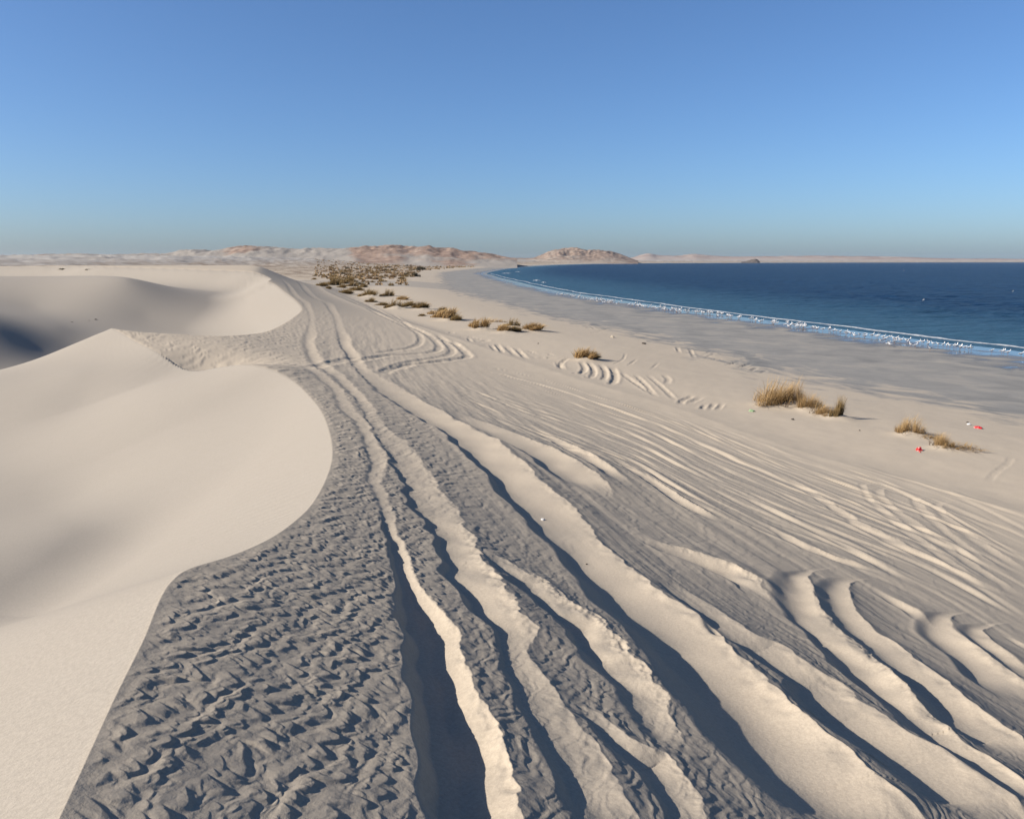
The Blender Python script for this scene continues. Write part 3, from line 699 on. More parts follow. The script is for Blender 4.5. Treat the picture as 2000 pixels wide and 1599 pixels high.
# ------------------------------------------------------------------ the air over the bay
def haze_box():
    x0, x1, y0, y1, z0, z1 = -9500, 11500, -600, 11500, -30, 90
    v = [(x, y, z) for z in (z0, z1) for y in (y0, y1) for x in (x0, x1)]
    me = mesh_from('haze', np.array(v, float), np.array([(0, 2, 3, 1), (4, 5, 7, 6), (0, 1, 5, 4), (2, 6, 7, 3), (0, 4, 6, 2), (1, 3, 7, 5)]), False)
    o = bpy.data.objects.new('haze', me); col.objects.link(o); o['kind'] = 'stuff'; o['label'] = 'thin pale haze in the air over the bay'; o['category'] = 'haze'
    m = bpy.data.materials.new('haze'); m.use_nodes = True; nt = m.node_tree; nt.nodes.clear()
    out = nt.nodes.new('ShaderNodeOutputMaterial'); vol = nt.nodes.new('ShaderNodeVolumePrincipled')
    vol.inputs['Color'].default_value = (0.80, 0.87, 0.97, 1); vol.inputs['Density'].default_value = HAZE; vol.inputs['Anisotropy'].default_value = 0.2
    nt.links.new(vol.outputs[0], out.inputs['Volume']); me.materials.append(m)
HAZE = 2e-5
haze_box()
# ------------------------------------------------------------------ helpers for things
def ground(x, y):
    X = np.atleast_1d(np.array(x, float)).reshape(1, -1); Y = np.atleast_1d(np.array(y, float)).reshape(1, -1)
    return height(X, Y)[0].ravel()
def surf_full(X, Y): return height(X.reshape(1, -1), Y.reshape(1, -1))[0].ravel()
def at(px, py):
    return hit(np.atleast_1d(px), np.atleast_1d(py), surf=lambda X, Y: height(np.atleast_2d(X), np.atleast_2d(Y))[0].reshape(np.shape(X)))
def zrender(x, y):
    """height of the finished sand mesh under a point"""
    x = np.atleast_1d(x); y = np.atleast_1d(y)
    j = np.clip(np.searchsorted(YS, y) - 1, 0, len(YS) - 2); u = x / y
    i = np.clip(np.searchsorted(US, u) - 1, 0, len(US) - 2)
    return Z[j, i]
def tag(o, label=None, cat=None, group=None, kind=None):
    for k, v in (('label', label), ('category', cat), ('group', group), ('kind', kind)):
        if v: o[k] = v
    return o
def obj(name, me, parent=None):
    o = bpy.data.objects.new(name, me); col.objects.link(o)
    if parent: o.parent = parent
    return o

# ------------------------------------------------------------------ plants
def plant_material(name, tip, base, dark):
    m, t = mat(name)
    g = t.attr('along'); tn = t.attr('tint')
    c = t.mix(g, base, tip)
    c = t.mix(tn, c, dark)
    b = t.n('ShaderNodeBsdfPrincipled', Roughness=0.75); b.inputs['Specular IOR Level'].default_value = 0.15
    t.l(c, b.inputs['Base Color'])
    tr = t.n('ShaderNodeBsdfTranslucent'); t.l(c, tr.inputs[0])
    mx = t.n('ShaderNodeMixShader'); mx.inputs[0].default_value = 0.22
    t.l(b.outputs[0], mx.inputs[1]); t.l(tr.outputs[0], mx.inputs[2]); t.l(mx.outputs[0], t.out.inputs[0])
    return m
STRAW = plant_material('straw', (0.50, 0.335, 0.155), (0.24, 0.150, 0.068), (0.28, 0.185, 0.085))
OLIVE = plant_material('olive_scrub', (0.31, 0.205, 0.085), (0.13, 0.085, 0.036), (0.165, 0.118, 0.054))
RUST = plant_material('rusty_scrub', (0.31, 0.205, 0.105), (0.17, 0.112, 0.06), (0.20, 0.135, 0.075))
GREY = plant_material('grey_scrub', (0.120, 0.100, 0.062), (0.055, 0.046, 0.03), (0.060, 0.052, 0.036))

def tuft_mesh(name, m, r, n, blade=0.016, spread=1.0, clumps=7, flat=1.0, lean=(0.25, 0), twig=0.5):
    """a tussock: many narrow bent blades rising from several crowns on its own little mound of litter"""
    V = []; Fc = []; al = []; ti = []
    cl = []
    for _ in range(clumps):
        q, w_ = r.normal(0, .32, 2); cl.append((q, w_, r.uniform(.7, 1.15) * (1 - .6 * min(1, (q * q + w_ * w_) / .36))))
    for k in range(n):
        cx, cy, ch = cl[r.integers(clumps)]
        a = r.uniform(0, 2 * math.pi); tilt = abs(r.normal(0, .62)) * spread
        L = ch * r.uniform(.45, 1.0)
        bx, by = cx + r.normal(0, .10), cy + r.normal(0, .10)
        dx, dy = math.cos(a), math.sin(a)
        wdt = blade * r.uniform(.6, 1.4)
        px_, py_ = -dy, dx
        base = len(V); seg = 3
        tint = r.uniform(0, 1) ** 1.5
        for s in range(seg + 1):
            q = s / seg
            out = math.sin(tilt) * L * q + .22 * L * q * q * spread
            up = math.cos(min(tilt, 1.5)) * L * q * (1 - .16 * q * spread) * flat
            jx, jy = r.normal(0, .03 * L * q * twig, 2)
            x = bx + dx * out + lean[0] * L * q * q + jx; y = by + dy * out + lean[1] * L * q * q + jy
            w = wdt * (1 - .8 * q)
            V += [(x - px_ * w, y - py_ * w, up - .03), (x + px_ * w, y + py_ * w, up - .03)]
            al += [q, q]; ti += [tint, tint]
        for s in range(seg):
            b0 = base + 2 * s; Fc.append((b0, b0 + 1, b0 + 3, b0 + 2))
    me = mesh_from(name, np.array(V), np.array(Fc), False)
    for nm, v in (('along', al), ('tint', ti)):
        me.attributes.new(nm, 'FLOAT', 'POINT').data.foreach_set('value', np.array(v, f4))
    A = np.array(V); EXT[me.name] = (2 * np.percentile(np.abs(A[:, :2] - A[:, :2].mean(0)), 88), np.percentile(A[:, 2], 95))
    me.materials.append(m); return me

EXT = {}
r0 = np.random.default_rng(21)
NEAR_STRAW = [tuft_mesh('dry_bush', STRAW, r0, 950, .0085, 1.35, 13, 1.0, (.12, 0), 2.2) for _ in range(4)]
MID_OLIVE = [tuft_mesh('dry_bush', OLIVE, r0, 900, .022, 1.15, 8, .8, (.3, 0)) for _ in range(4)]
MID_GOLD = [tuft_mesh('dry_bush', STRAW, r0, 900, .022, 1.1, 8, .85, (.3, 0)) for _ in range(3)]
FAR_OLIVE = [tuft_mesh('scrub_bush', OLIVE if k % 2 else RUST, r0, 260, .045, 1.3, 7, .7, (.3, 0)) for k in range(6)]
FAR_GREY = [tuft_mesh('scrub_bush', GREY, r0, 260, .05, 1.2, 7, .8, (.2, 0)) for _ in range(2)]
THIN = [tuft_mesh('dry_bush', STRAW, r0, 160, .012, 1.5, 6, .6, (.2, 0)) for _ in range(2)]

TWIG = plant_material('dead_twig', (0.15, 0.11, 0.075), (0.10, 0.07, 0.05), (0.12, 0.09, 0.065))
TWIGS = [tuft_mesh('dead_stems', TWIG, r0, 70, .014, 1.5, 10, .75, (.2, 0), 2.6) for _ in range(2)]
def put(meshes, k, px, py, w, h, label, cat='bush', group=None, name='dry_bush', rz=None, lean=0):
    """px, py: foot of the plant in the photo; w, h: its size there in pixels"""
    p = at(px, py)[0]; d = p[1] * cp - (p[2] - CAMZ) * sp; s = d / F
    o = obj(name, None if meshes is NEAR_STRAW else meshes[k % len(meshes)])
    o.location = (p[0], p[1], (zrender(p[0], p[1])[0] if p[1] < 400 else p[2]) - .02)
    ew, eh = EXT[meshes[k % len(meshes)].name]; o.scale = (w * s / ew, w * s / ew, .70 * h * s / eh)
    o.rotation_euler = (0, 0, random.uniform(-.5, .5) if rz is None else rz)
    if meshes is NEAR_STRAW: obj('foliage', meshes[k % len(meshes)], o); obj('dead_stems', TWIGS[k % 2], o)
    return tag(o, label, cat, group)

SB = 'dry bushes on the beach'
for i, (K, px, py, w, h, lab) in enumerate([
 (NEAR_STRAW, 1507, 793, 64, 44, 'largest straw coloured bush, at the left end of the bush row on the beach'),
 (NEAR_STRAW, 1548, 795, 36, 40, 'upright straw bush right beside the largest bush of the beach row'),
 (NEAR_STRAW, 1578, 802, 44, 27, 'low straw bush in the middle of the beach row, above the white litter'),
 (NEAR_STRAW, 1606, 812, 34, 18, 'lowest thin brown bush of the beach row, just left of the dark upright one'),
 (MID_OLIVE, 1634, 817, 27, 31, 'dark brown upright bush at the right end of the beach row, casting a long shadow'),
 (NEAR_STRAW, 1775, 849, 42, 28, 'round golden bush above the first scrap of red litter, near the right edge'),
 (THIN, 1808, 855, 40, 9, 'thin dry stems between the round golden bush and the small spiky one'),
 (NEAR_STRAW, 1836, 874, 28, 26, 'small spiky golden bush to the right of the red litter'),
 (THIN, 1862, 876, 60, 8, 'flat tangle of dry stems trailing right of the small spiky golden bush'),
 (MID_GOLD, 1139, 703, 34, 18, 'lone golden bush standing just above the curved tyre marks'),
 (MID_OLIVE, 1157, 704, 22, 12, 'small dark bush beside the lone golden bush above the curved tyre marks'),
 (MID_GOLD, 935, 643, 32, 17, 'rounded golden bush left of the group of three on the beach'),
 (MID_OLIVE, 1000, 638, 24, 14, 'rear olive bush, topmost of the group of three on the beach'),
 (MID_GOLD, 981, 649, 26, 12, 'front left golden bush, lowest of the group of three on the beach'),
 (MID_OLIVE, 1003, 648, 26, 10, 'front right olive bush, below the rear one in the group of three'),
 (MID_GOLD, 1041, 646, 36, 12, 'flat golden bush on its own, right of the group of three on the beach'),
 (THIN, 962, 628, 34, 8, 'sparse yellow tuft between the rounded golden bush and the group of three'),
 (MID_GOLD, 871, 625, 36, 17, 'broad golden brown bush left of the rounded golden bush'),
 (MID_OLIVE, 890, 627, 20, 12, 'dark tail bush at the right end of the broad golden brown bush'),
 (MID_OLIVE, 864, 608, 20, 9, 'small olive dome directly above the broad golden brown bush'),
 (MID_GOLD, 848, 613, 26, 8, 'low flat golden bush upper left of the broad golden brown bush'),
 (MID_OLIVE, 822, 604, 26, 12, 'right half of the wide olive pair beside the dune track'),
 (MID_OLIVE, 798, 600, 26, 10, 'left half of the wide olive pair beside the dune track'),
 (MID_OLIVE, 823, 617, 14, 5, 'tiny flat bush below the wide olive pair, next to the dune track'),
 (MID_OLIVE, 771, 602, 28, 14, 'dark olive bush casting a long shadow, closest to the dune track'),
 (MID_OLIVE, 746, 596, 20, 7, 'low bush in its own shadow, left of the dark olive bush by the track'),
 (MID_OLIVE, 723, 590, 16, 9, 'small dome close beside the dune track, left of the low shadowed bush'),
 (MID_GOLD, 785, 585, 20, 8, 'small golden hump alone on bare sand, uphill of the wide olive pair'),
 (MID_OLIVE, 757, 578, 22, 12, 'olive dome with a pale sandy foot, right of the big mound of brush'),
 (MID_OLIVE, 720, 579, 30, 14, 'big round mound of olive brush with a grey patch on its right side'),
 (MID_OLIVE, 674, 573, 24, 9, 'dark low bush whose shadow reaches the upper end of the dune track'),
 (MID_OLIVE, 694, 567, 30, 8, 'arched bush over a bare pocket of sand, next to the upper dune track'),
 (MID_OLIVE, 651, 557, 26, 16, 'tallest olive bush at the left end of the scrub belt'),
 (MID_OLIVE, 668, 562, 16, 8, 'dark bush at the foot of the tallest one in the scrub belt'),
 (MID_OLIVE, 628, 559, 18, 8, 'low bush on the dune edge in front of the tallest scrub bush'),
 (MID_OLIVE, 641, 564, 12, 6, 'small dark bush on the dune edge where the track leaves the scrub'),
 (MID_OLIVE, 615, 539, 8, 4, 'upper one of two tiny bushes alone on the pale dune flank'),
 (MID_OLIVE, 613, 546, 9, 4, 'lower one of two tiny bushes alone on the pale dune flank'),
 (MID_OLIVE, 633, 541, 8, 6, 'small upright bush between the two tiny ones and the scrub belt'),
 (MID_OLIVE, 650, 541, 13, 6, 'small pair-like bush just above the tallest scrub bush'),
 (MID_OLIVE, 688, 559, 18, 9, 'dark bush in the middle of the near scrub, below the wide brown ones'),
 (MID_OLIVE, 709, 561, 14, 9, 'pointed bush at the right end of the near scrub, before the bare sand'),
 (MID_OLIVE, 678, 551, 26, 12, 'wide olive bush right of the tallest scrub bush'),
 (FAR_GREY, 810, 540, 14, 10, 'dark grey bush standing apart at the edge of the wet beach'),
 (FAR_GREY, 822, 527, 16, 8, 'grey bush above the one at the edge of the wet beach'),
 (FAR_OLIVE, 762, 558, 10, 6, 'small bush on bare sand below the right end of the scrub belt'),
 (FAR_OLIVE, 793, 557, 8, 5, 'faint bush on bare sand right of the scrub belt, towards the wet beach'),
 (FAR_OLIVE, 790, 549, 9, 6, 'small dark bush at the right end of the scrub belt'),
]):
    put(K, i, px, py, w, h, lab, group=SB)
for i, (px, py) in enumerate([(140, 629), (173, 626), (187, 624)]):
    put(FAR_GREY, i, px, py, 4, 2, ['leftmost of three dark specks of plant on the far slip face', 'middle one of three dark specks of plant on the far slip face', 'rightmost and smallest of three dark specks of plant on the far slip face'][i], 'plant', 'plants on the far slip face', 'dry_bush')

for i, (px, py, w, lab) in enumerate([(125, 523, 17, 'longest dark strip of scrub among the pale dunes at the far left'), (176, 523.5, 16, 'second dark strip of scrub among the pale dunes, right of the longest'), (66, 522.5, 9, 'short dark scrub left of the longest strip among the pale dunes'), (231, 521, 7, 'small dark scrub at the right end of the pale dune field')]):
    put(FAR_GREY, i, px, py, w, 2, lab, group='scrub in the pale dune field', name='scrub_bush')

# scrub belt: bushes one can still count
rs = np.random.default_rng(5); n_s = 0; tries = 0; placed = []
while n_s < 96 and tries < 6000:
    tries += 1
    x = rs.uniform(622, 842); y = rs.uniform(519, 558)
    q = (y - 519) / 39
    if x < 640 + 35 * q * 0 + 20 * (1 - q) * 0: continue
    if x > 838 - 60 * q or (x > 752 and y > 548) or (x > 708 and y > 553): continue
    if x < 628 + 26 * q: continue
    sx = (7 + 17 * q) * .42
    if any(abs(x - a) < sx * 1.2 and abs(y - b) < sx * .42 for a, b in placed): continue
    placed.append((x, y))
    big = rs.uniform(.6, 1.35)
    lab = ('mid sized olive brown bush in the near half of the scrub belt' if q > .5 else 'small olive brown bush in the crowded far half of the scrub belt')
    put(FAR_OLIVE if rs.uniform() < .86 else FAR_GREY, n_s, x, y, (5.5 + 12 * q) * big, (2.4 + 4.8 * q) * big, lab, group='bushes of the near scrub belt' if q > .5 else 'bushes of the far scrub belt', name='scrub_bush')
    n_s += 1

# beyond that nobody could count them: one object
def far_scrub():
    V = []; Fc = []; al = []; ti = []; r = np.random.default_rng(77)
    X, Y = r.uniform(-420, 60, 26000), 210 * np.exp(r.uniform(0, 1.75, 26000))
    ds = dshore(X[None], Y[None])[0]
    keep = (ds > 44) & (ds < 60 + 190 * np.minimum(1, Y / 700)) & (np.abs(X) < .7 * Y)
    dens = fbm(X / 40, Y / 40, 91, 3) 
    keep &= (dens > -.05)
    keep &= (1000 + F * X / Y > 622 + 40 * np.clip((330 - Y) / 120, 0, 1))
    X, Y = X[keep][:1000], Y[keep][:1000]; Zs = height(X[None], Y[None])[0][0]
    for x, y, z in zip(X, Y, Zs):
        s = r.uniform(.4, .95) * (1 + y / 2000); t_ = r.uniform()
        for k in range(7):
            a = r.uniform(0, 6.28); b0 = len(V); L = s * r.uniform(.6, 1.2); w = s * .34
            cx, cy = x + r.normal(0, .4 * s), y + r.normal(0, .4 * s)
            dx, dy = math.cos(a), math.sin(a)
            V += [(cx - dx * w, cy - dy * w, z - .1), (cx + dx * w, cy + dy * w, z - .1), (cx + dx * w * .55, cy + dy * w * .55, z + L * .75), (cx - dx * w * .6, cy - dy * w * .6, z + L * .68)]
            Fc.append((b0, b0 + 1, b0 + 2, b0 + 3)); al += [0.2, .2, 1, 1]; ti += [t_] * 4
    me = mesh_from('distant_scrub', np.array(V), np.array(Fc), False)
    for nm, v in (('along', al), ('tint', ti)): me.attributes.new(nm, 'FLOAT', 'POINT').data.foreach_set('value', np.array(v, f4))
    me.materials.append(RUST)
    tag(obj('distant_scrub', me), 'brown mass of scrub on the plain far behind the bay', 'scrub', kind='stuff')
far_scrub()

# ------------------------------------------------------------------ gulls
import bmesh
GW = simple('gull_white', (0.62, 0.60, 0.57), (0.52, 0.50, 0.48), .6)
GP = simple('gull_grey', (0.26, 0.27, 0.29), (0.20, 0.21, 0.23), .6)
GL = simple('gull_leg', (0.20, 0.09, 0.05), None, .6)
def lathe(bm, path, seg=8, mi=0):
    """tube of circles: (x, y, z, ry, rz) along x"""
    rings = []
    for (x, y, z, ry, rz_) in path:
        rings.append([bm.verts.new((x, y + ry * math.cos(a), z + rz_ * math.sin(a))) for a in np.linspace(0, 2 * math.pi, seg, endpoint=False)])
    for a, b in zip(rings, rings[1:]):
        for i in range(seg):
            f = bm.faces.new((a[i], a[(i + 1) % seg], b[(i + 1) % seg], b[i])); f.material_index = mi; f.smooth = True
    for rg in (rings[0][::-1], rings[-1]):
        f = bm.faces.new(rg); f.material_index = mi
def gull_mesh(up, legs=True):
    bm = bmesh.new()
    H = .20 if legs else .05
    # body with neck and head in one skin, tail low, beak
    lathe(bm, [(-.25, 0, H + .05, .012, .008), (-.17, 0, H + .06, .045, .03), (-.06, 0, H + .075, .075, .07), (.05, 0, H + .09, .078, .08), (.12, 0, H + .125, .055, .06),
               (.15, 0, H + .17 + .02 * up, .036, .042), (.165, 0, H + .215 + .05 * up, .034, .036), (.19, 0, H + .245 + .06 * up, .036, .036), (.215, 0, H + .245 + .06 * up, .026, .026), (.228, 0, H + .24 + .06 * up, .012, .012)], 8, 0)
    lathe(bm, [(.222, 0, H + .238 + .06 * up, .011, .010), (.262, 0, H + .232 + .06 * up, .004, .005)], 6, 2)
    for s in (-1, 1):
        lathe(bm, [(.07, s * .062, H + .10, .016, .045), (-.05, s * .072, H + .10, .018, .048), (-.18, s * .04, H + .085, .014, .028), (-.31, s * .012, H + .065, .004, .008)], 6, 1)
        if legs:
            lathe_leg = [(.0 + .008 * s, s * .03, H + .03, .007, .007)]
            a = [bm.verts.new((.01 + .007 * math.cos(t), s * .03 + .007 * math.sin(t), H + .03)) for t in np.linspace(0, 6.283, 5, endpoint=False)]
            b = [bm.verts.new((.0 + .006 * math.cos(t), s * .03 + .006 * math.sin(t), .005)) for t in np.linspace(0, 6.283, 5, endpoint=False)]
            for i in range(5):
                f = bm.faces.new((a[i], b[i], b[(i + 1) % 5], a[(i + 1) % 5])); f.material_index = 2
            w = [bm.verts.new(c) for c in ((-.01, s * .03, .004), (.05, s * .03 - .02, .002), (.06, s * .03, .004), (.05, s * .03 + .02, .002))]
            f = bm.faces.new(w); f.material_index = 2
    me = bpy.data.meshes.new('gull'); bm.to_mesh(me); bm.free()
    for m in (GW, GP, GL): me.materials.append(m)
    return me
G = [gull_mesh(u) for u in (0, .6, 1.0, -.7)]; GS = gull_mesh(.2, False)
rg = np.random.default_rng(9)
LINE = pchip([1085, 1100, 1200, 1300, 1400, 1500, 1600, 1680, 1750, 1830, 1900, 1975, 2010], [575.5, 577.5, 593, 606, 616, 632, 645, 657, 666, 675, 686, 694, 698])
spots = []
for x0, x1, n, sc_ in ((1088, 1118, 18, 1.4), (1118, 1215, 66, 3.0), (1222, 1300, 46, 3.0), (1300, 1345, 22, 3.0), (1345, 1424, 34, 2.6), (1426, 1436, 3, 2), (1440, 1450, 4, 2), (1463, 1493, 9, 2), (1506, 1522, 7, 2), (1530, 1580, 26, 3.2), (1586, 1600, 4, 2)):
    for _ in range(n):
        x = rg.uniform(x0, x1); spots.append((x, float(LINE(x)) + rg.normal(-.5, sc_ * .6), 'row'))
for p in [(1607, 647), (1619, 647), (1622, 645), (1628, 650), (1633, 650), (1641, 652), (1652, 652), (1654, 655), (1661, 654), (1667, 657), (1669, 660), (1678, 657), (1688, 656), (1689, 661), (1703, 659), (1711, 660), (1714, 661),
          (1725, 662), (1728, 667), (1720, 670), (1734, 663), (1738, 662), (1745, 664), (1748, 667), (1752, 664), (1757, 666), (1759, 669), (1747, 671), (1734, 676), (1738, 678), (1770, 668), (1773, 671), (1775, 668), (1779, 679), (1787, 680),
          (1793, 673), (1800, 671), (1803, 672), (1813, 671), (1812, 676), (1816, 686), (1822, 675), (1832, 676), (1842, 677), (1849, 679), (1855, 680), (1863, 680), (1867, 681), (1874, 681), (1876, 683), (1884, 682), (1892, 684), (1897, 684),
          (1937, 689), (1956, 690), (1960, 691), (1968, 693), (1994, 696)]:
    spots.append((*p, 'loose'))
def seg_label(x, y, kind):
    if kind == 'row':
        return ('white gull in the densest stretch of the flock, far left' if x < 1215 else
                'white gull in the long unbroken row along the surf' if x < 1345 else
                'white gull in the thinning row before the first gaps in the flock' if x < 1436 else
                'white gull in the small knots between the first gaps of the flock')
    if x < 1700: return 'white gull in the spaced out line left of the big cluster'
    if x < 1765: return 'white gull in the big cluster in the right half of the flock'
    if x < 1830: return 'white gull in the scattered line just right of the big cluster'
    if x < 1925: return 'white gull in the last close line before the right hand gap'
    return {1937: 'single gull in the gap between the last line and the final trio', 1956: 'left gull of the final trio near the right edge', 1960: 'middle gull of the final trio near the right edge',
            1968: 'right gull of the final trio near the right edge', 1994: 'rightmost gull, standing alone at the right edge of the photo'}[int(x)]
solo = {(1734, 676): 'left of two gulls standing landward below the big cluster', (1738, 678): 'right of two gulls standing landward below the big cluster', (1779, 679): 'gull standing alone on wet sand, right below the big cluster',
        (1787, 680): 'small dim gull just right of the one standing alone below the big cluster', (1816, 686): 'gull standing farthest from the water, right of the big cluster', (1725, 662): 'leftmost gull of the big cluster', }
for i, (x, y, kd) in enumerate(spots[:297]):
    a, b, c = ray(x, y); t = (-CAMZ + .05) / c; X_, Y_ = a * t, b * t
    o = obj('gull', G[rg.integers(4)]); o.location = (X_, Y_, max(float(zrender(X_, Y_)[0]), 0.0) - .004)
    s = rg.uniform(.88, 1.12); o.scale = (s, s, s)
    o.rotation_euler = (0, 0, rg.uniform(-.7, .9) + (math.pi if rg.uniform() < .35 else 0))
    tag(o, solo.get((x, y)) or seg_label(x, y, kd), 'gull', 'flock of gulls at the water edge')
for (x, y, lab) in [(1765, 529.5, 'white gull afloat far out, farthest from the beach'), (1978, 570.5, 'white gull afloat on the sea near the right edge of the photo'), (1803, 588, 'white gull afloat on the sea, nearest to the surf')]:
    a, b, c = ray(x, y); t = -CAMZ / c; d = t
    o = obj('gull', GS); o.location = (a * t, b * t, -.01); s = 1.3 if y > 560 else 2.2; o.scale = (s,) * 3; o.rotation_euler = (0, 0, .5)
    tag(o, lab, 'gull', 'gulls afloat')

# ------------------------------------------------------------------ litter
def crumple(name, m, sx, sy, sz, seed, n=3):
    r = np.random.default_rng(seed); bm = bmesh.new(); bmesh.ops.create_icosphere(bm, subdivisions=n, radius=1)
    for v in bm.verts:
        c = v.co; k = 1 + .34 * float(perlin(np.array([c.x * 1.6 + seed]), np.array([c.y * 1.6 + c.z * 1.3]), seed)[0]) + .16 * float(perlin(np.array([c.x * 4]), np.array([c.y * 4 + c.z * 5]), seed + 1)[0])
        v.co = (c.x * sx * k, c.y * sy * k, max(c.z, -.25) * sz * k)
    me = bpy.data.meshes.new(name); bm.to_mesh(me); bm.free(); me.materials.append(m); return me
RED = simple('red_plastic', (0.42, 0.012, 0.010), (0.30, 0.01, 0.01), .35, 3, .5)
WHT = simple('white_plastic', (0.55, 0.53, 0.50), None, .5)
DRK = simple('dark_wood', (0.055, 0.045, 0.035), None, .9)
PALE = simple('pale_driftwood', (0.34, 0.29, 0.22), (0.22, 0.18, 0.14), .9)
GRN = simple('green_plastic', (0.22, 0.30, 0.16), None, .5)
for nm, m, px, py, w, h, lab, cat, sd in [
 ('plastic_litter', RED, 1795, 879, 13, 8, 'crumpled red plastic lying left of the small spiky golden bush', 'litter', 1),
 ('plastic_litter', RED, 1797, 883, 4, 2, 'small red fragment just below the crumpled red plastic', 'litter', 2),
 ('plastic_litter', RED, 1910, 836, 14, 5, 'flat red plastic lying alone on the upper beach near the right edge', 'litter', 3),
 ('plastic_litter', WHT, 1572, 800, 9, 7, 'white plastic lying under the middle of the beach bush row', 'litter', 4),
 ('plastic_litter', WHT, 1892, 829, 8, 3, 'small whitish litter left of the flat red plastic', 'litter', 5),
 ('plastic_litter', DRK, 1890, 825, 6, 2, 'dark scrap just above the small whitish litter', 'litter', 6),
 ('plastic_litter', GRN, 1468, 803, 13, 4, 'pale green litter in the sand left of the largest beach bush', 'litter', 7),
 ('stone', DRK, 1548, 820, 6, 3, 'dark lump on the sand below the beach bush row', 'stone', 8),
 ('stone', DRK, 1679, 841, 3, 2, 'tiny dark speck on the sand right of the beach bush row', 'stone', 9),
 ('stone', DRK, 1051, 671, 3, 2, 'tiny dark speck on open sand below the flat golden bush', 'stone', 10),
 ('driftwood', PALE, 1196, 659, 9, 5, 'pale driftwood stump at the edge of the wet sand', 'driftwood', 11),
 ('driftwood', DRK, 1258, 672, 9, 3, 'dark stick of driftwood at the edge of the wet sand', 'driftwood', 12),
 ('stone', WHT, 1060, 1010, 8, 3, 'white shell fragment in the middle of the broad bright rut ridge', 'stone', 13),
 ('stone', DRK, 1146, 1097, 4, 2, 'tiny dark speck on the broad bright rut ridge', 'stone', 14)]:
    p = at(px, py)[0]; d = p[1] * cp - (p[2] - CAMZ) * sp; s = d / F
    o = obj(nm, crumple(nm, m, w * s * .5, w * s * .42, h * s * .75, sd)); o.location = (p[0], p[1], zrender(p[0], p[1])[0] + .004)
    o.rotation_euler = (0, 0, sd * .7); tag(o, lab, cat, {'litter': 'litter on the beach', 'stone': 'specks on the sand', 'driftwood': 'driftwood'}[cat])

# ------------------------------------------------------------------ surf line
def foam_material():
    m, t = mat('surf_foam')
    n = t.noise(t.mapping(t.pos(), (1, 1, 1)), 2.2, 5, .7)
    b = t.n('ShaderNodeBsdfPrincipled', Roughness=.6); t.l(t.ramp(n, (.35, (.16, .18, .20)), (.6, (.33, .335, .335))), b.inputs['Base Color'])
    t.l(b.outputs[0], t.out.inputs[0]); return m
FOAM = foam_material()
def surf():
    pl = resample(SHORE[2 * 5:], 14)
    pl = pl[(pl[:, 1] > 20) & (pl[:, 1] < 520)]
    seg = np.hypot(*np.diff(pl, axis=0).T); L = np.concatenate([[0], seg.cumsum()]); q = np.arange(0, L[-1], .6)
    c = np.stack([np.interp(q, L, pl[:, 0]), np.interp(q, L, pl[:, 1])], -1)
    tn = np.gradient(c, axis=0); tn /= np.linalg.norm(tn, axis=1, keepdims=True); nr = np.stack([tn[:, 1], -tn[:, 0]], -1)   # towards the sea
    wob = .8 * perlin(q / 22, q * 0, 3) + .3 * perlin(q / 4, q * 0, 4)
    wid = np.clip(.42 + .40 * perlin(q / 7, q * 0, 5) + .25 * perlin(q / 1.6, q * 0, 6), .08, 1.3)
    hh = np.clip(.07 + .06 * perlin(q / 9, q * 0, 7) + .04 * perlin(q / 1.5, q * 0, 8), .01, .25)
    prof = [(-.8, -.05), (-.45, .45), (-.15, .9), (.1, 1.0), (.3, .7), (.55, .1), (.75, -.5)]
    V = np.zeros((len(q), len(prof), 3))
    for j, (a, b) in enumerate(prof):
        o_ = wob + a * wid
        V[:, j, :2] = c + nr * o_[:, None]; V[:, j, 2] = b * hh * (1 + .3 * perlin(q / .9, q * 0 + j, 9)) + .012
    me = mesh_from('surf', V.reshape(-1, 3), grid_faces(len(q), len(prof)))
    me.materials.append(FOAM)
    o = obj('surf', me); o['kind'] = 'structure'
surf()
# short breakers out on the water
for i, (px, py, ln, w) in enumerate([(990, 534, 10, 1.6), (1012, 531, 6, 1.2), (1048, 548, 8, .8), (1062, 552, 5, .8)]):
    a, b, c = ray(px, py); t = -CAMZ / c; Lm = ln * t / F
    V = []; n = 14
    for k in range(n + 1):
        u = k / n * 2 - 1; hh = (1 - u * u) * (.28 + .1 * math.sin(k * 2.3 + i))
        for o_, zz in ((-w, -.02), (-.3 * w, .8), (.1 * w, 1), (w, -.02)):
            V.append((u * Lm, o_ * (1 - .6 * u * u) + .5 * w * math.sin(k * 1.1 + i), zz * hh + .01))
    me = mesh_from('breaker', np.array(V), grid_faces(n + 1, 4)); me.materials.append(FOAM)
    o = obj('breaker', me); o.location = (a * t, b * t, 0); o['kind'] = 'structure'

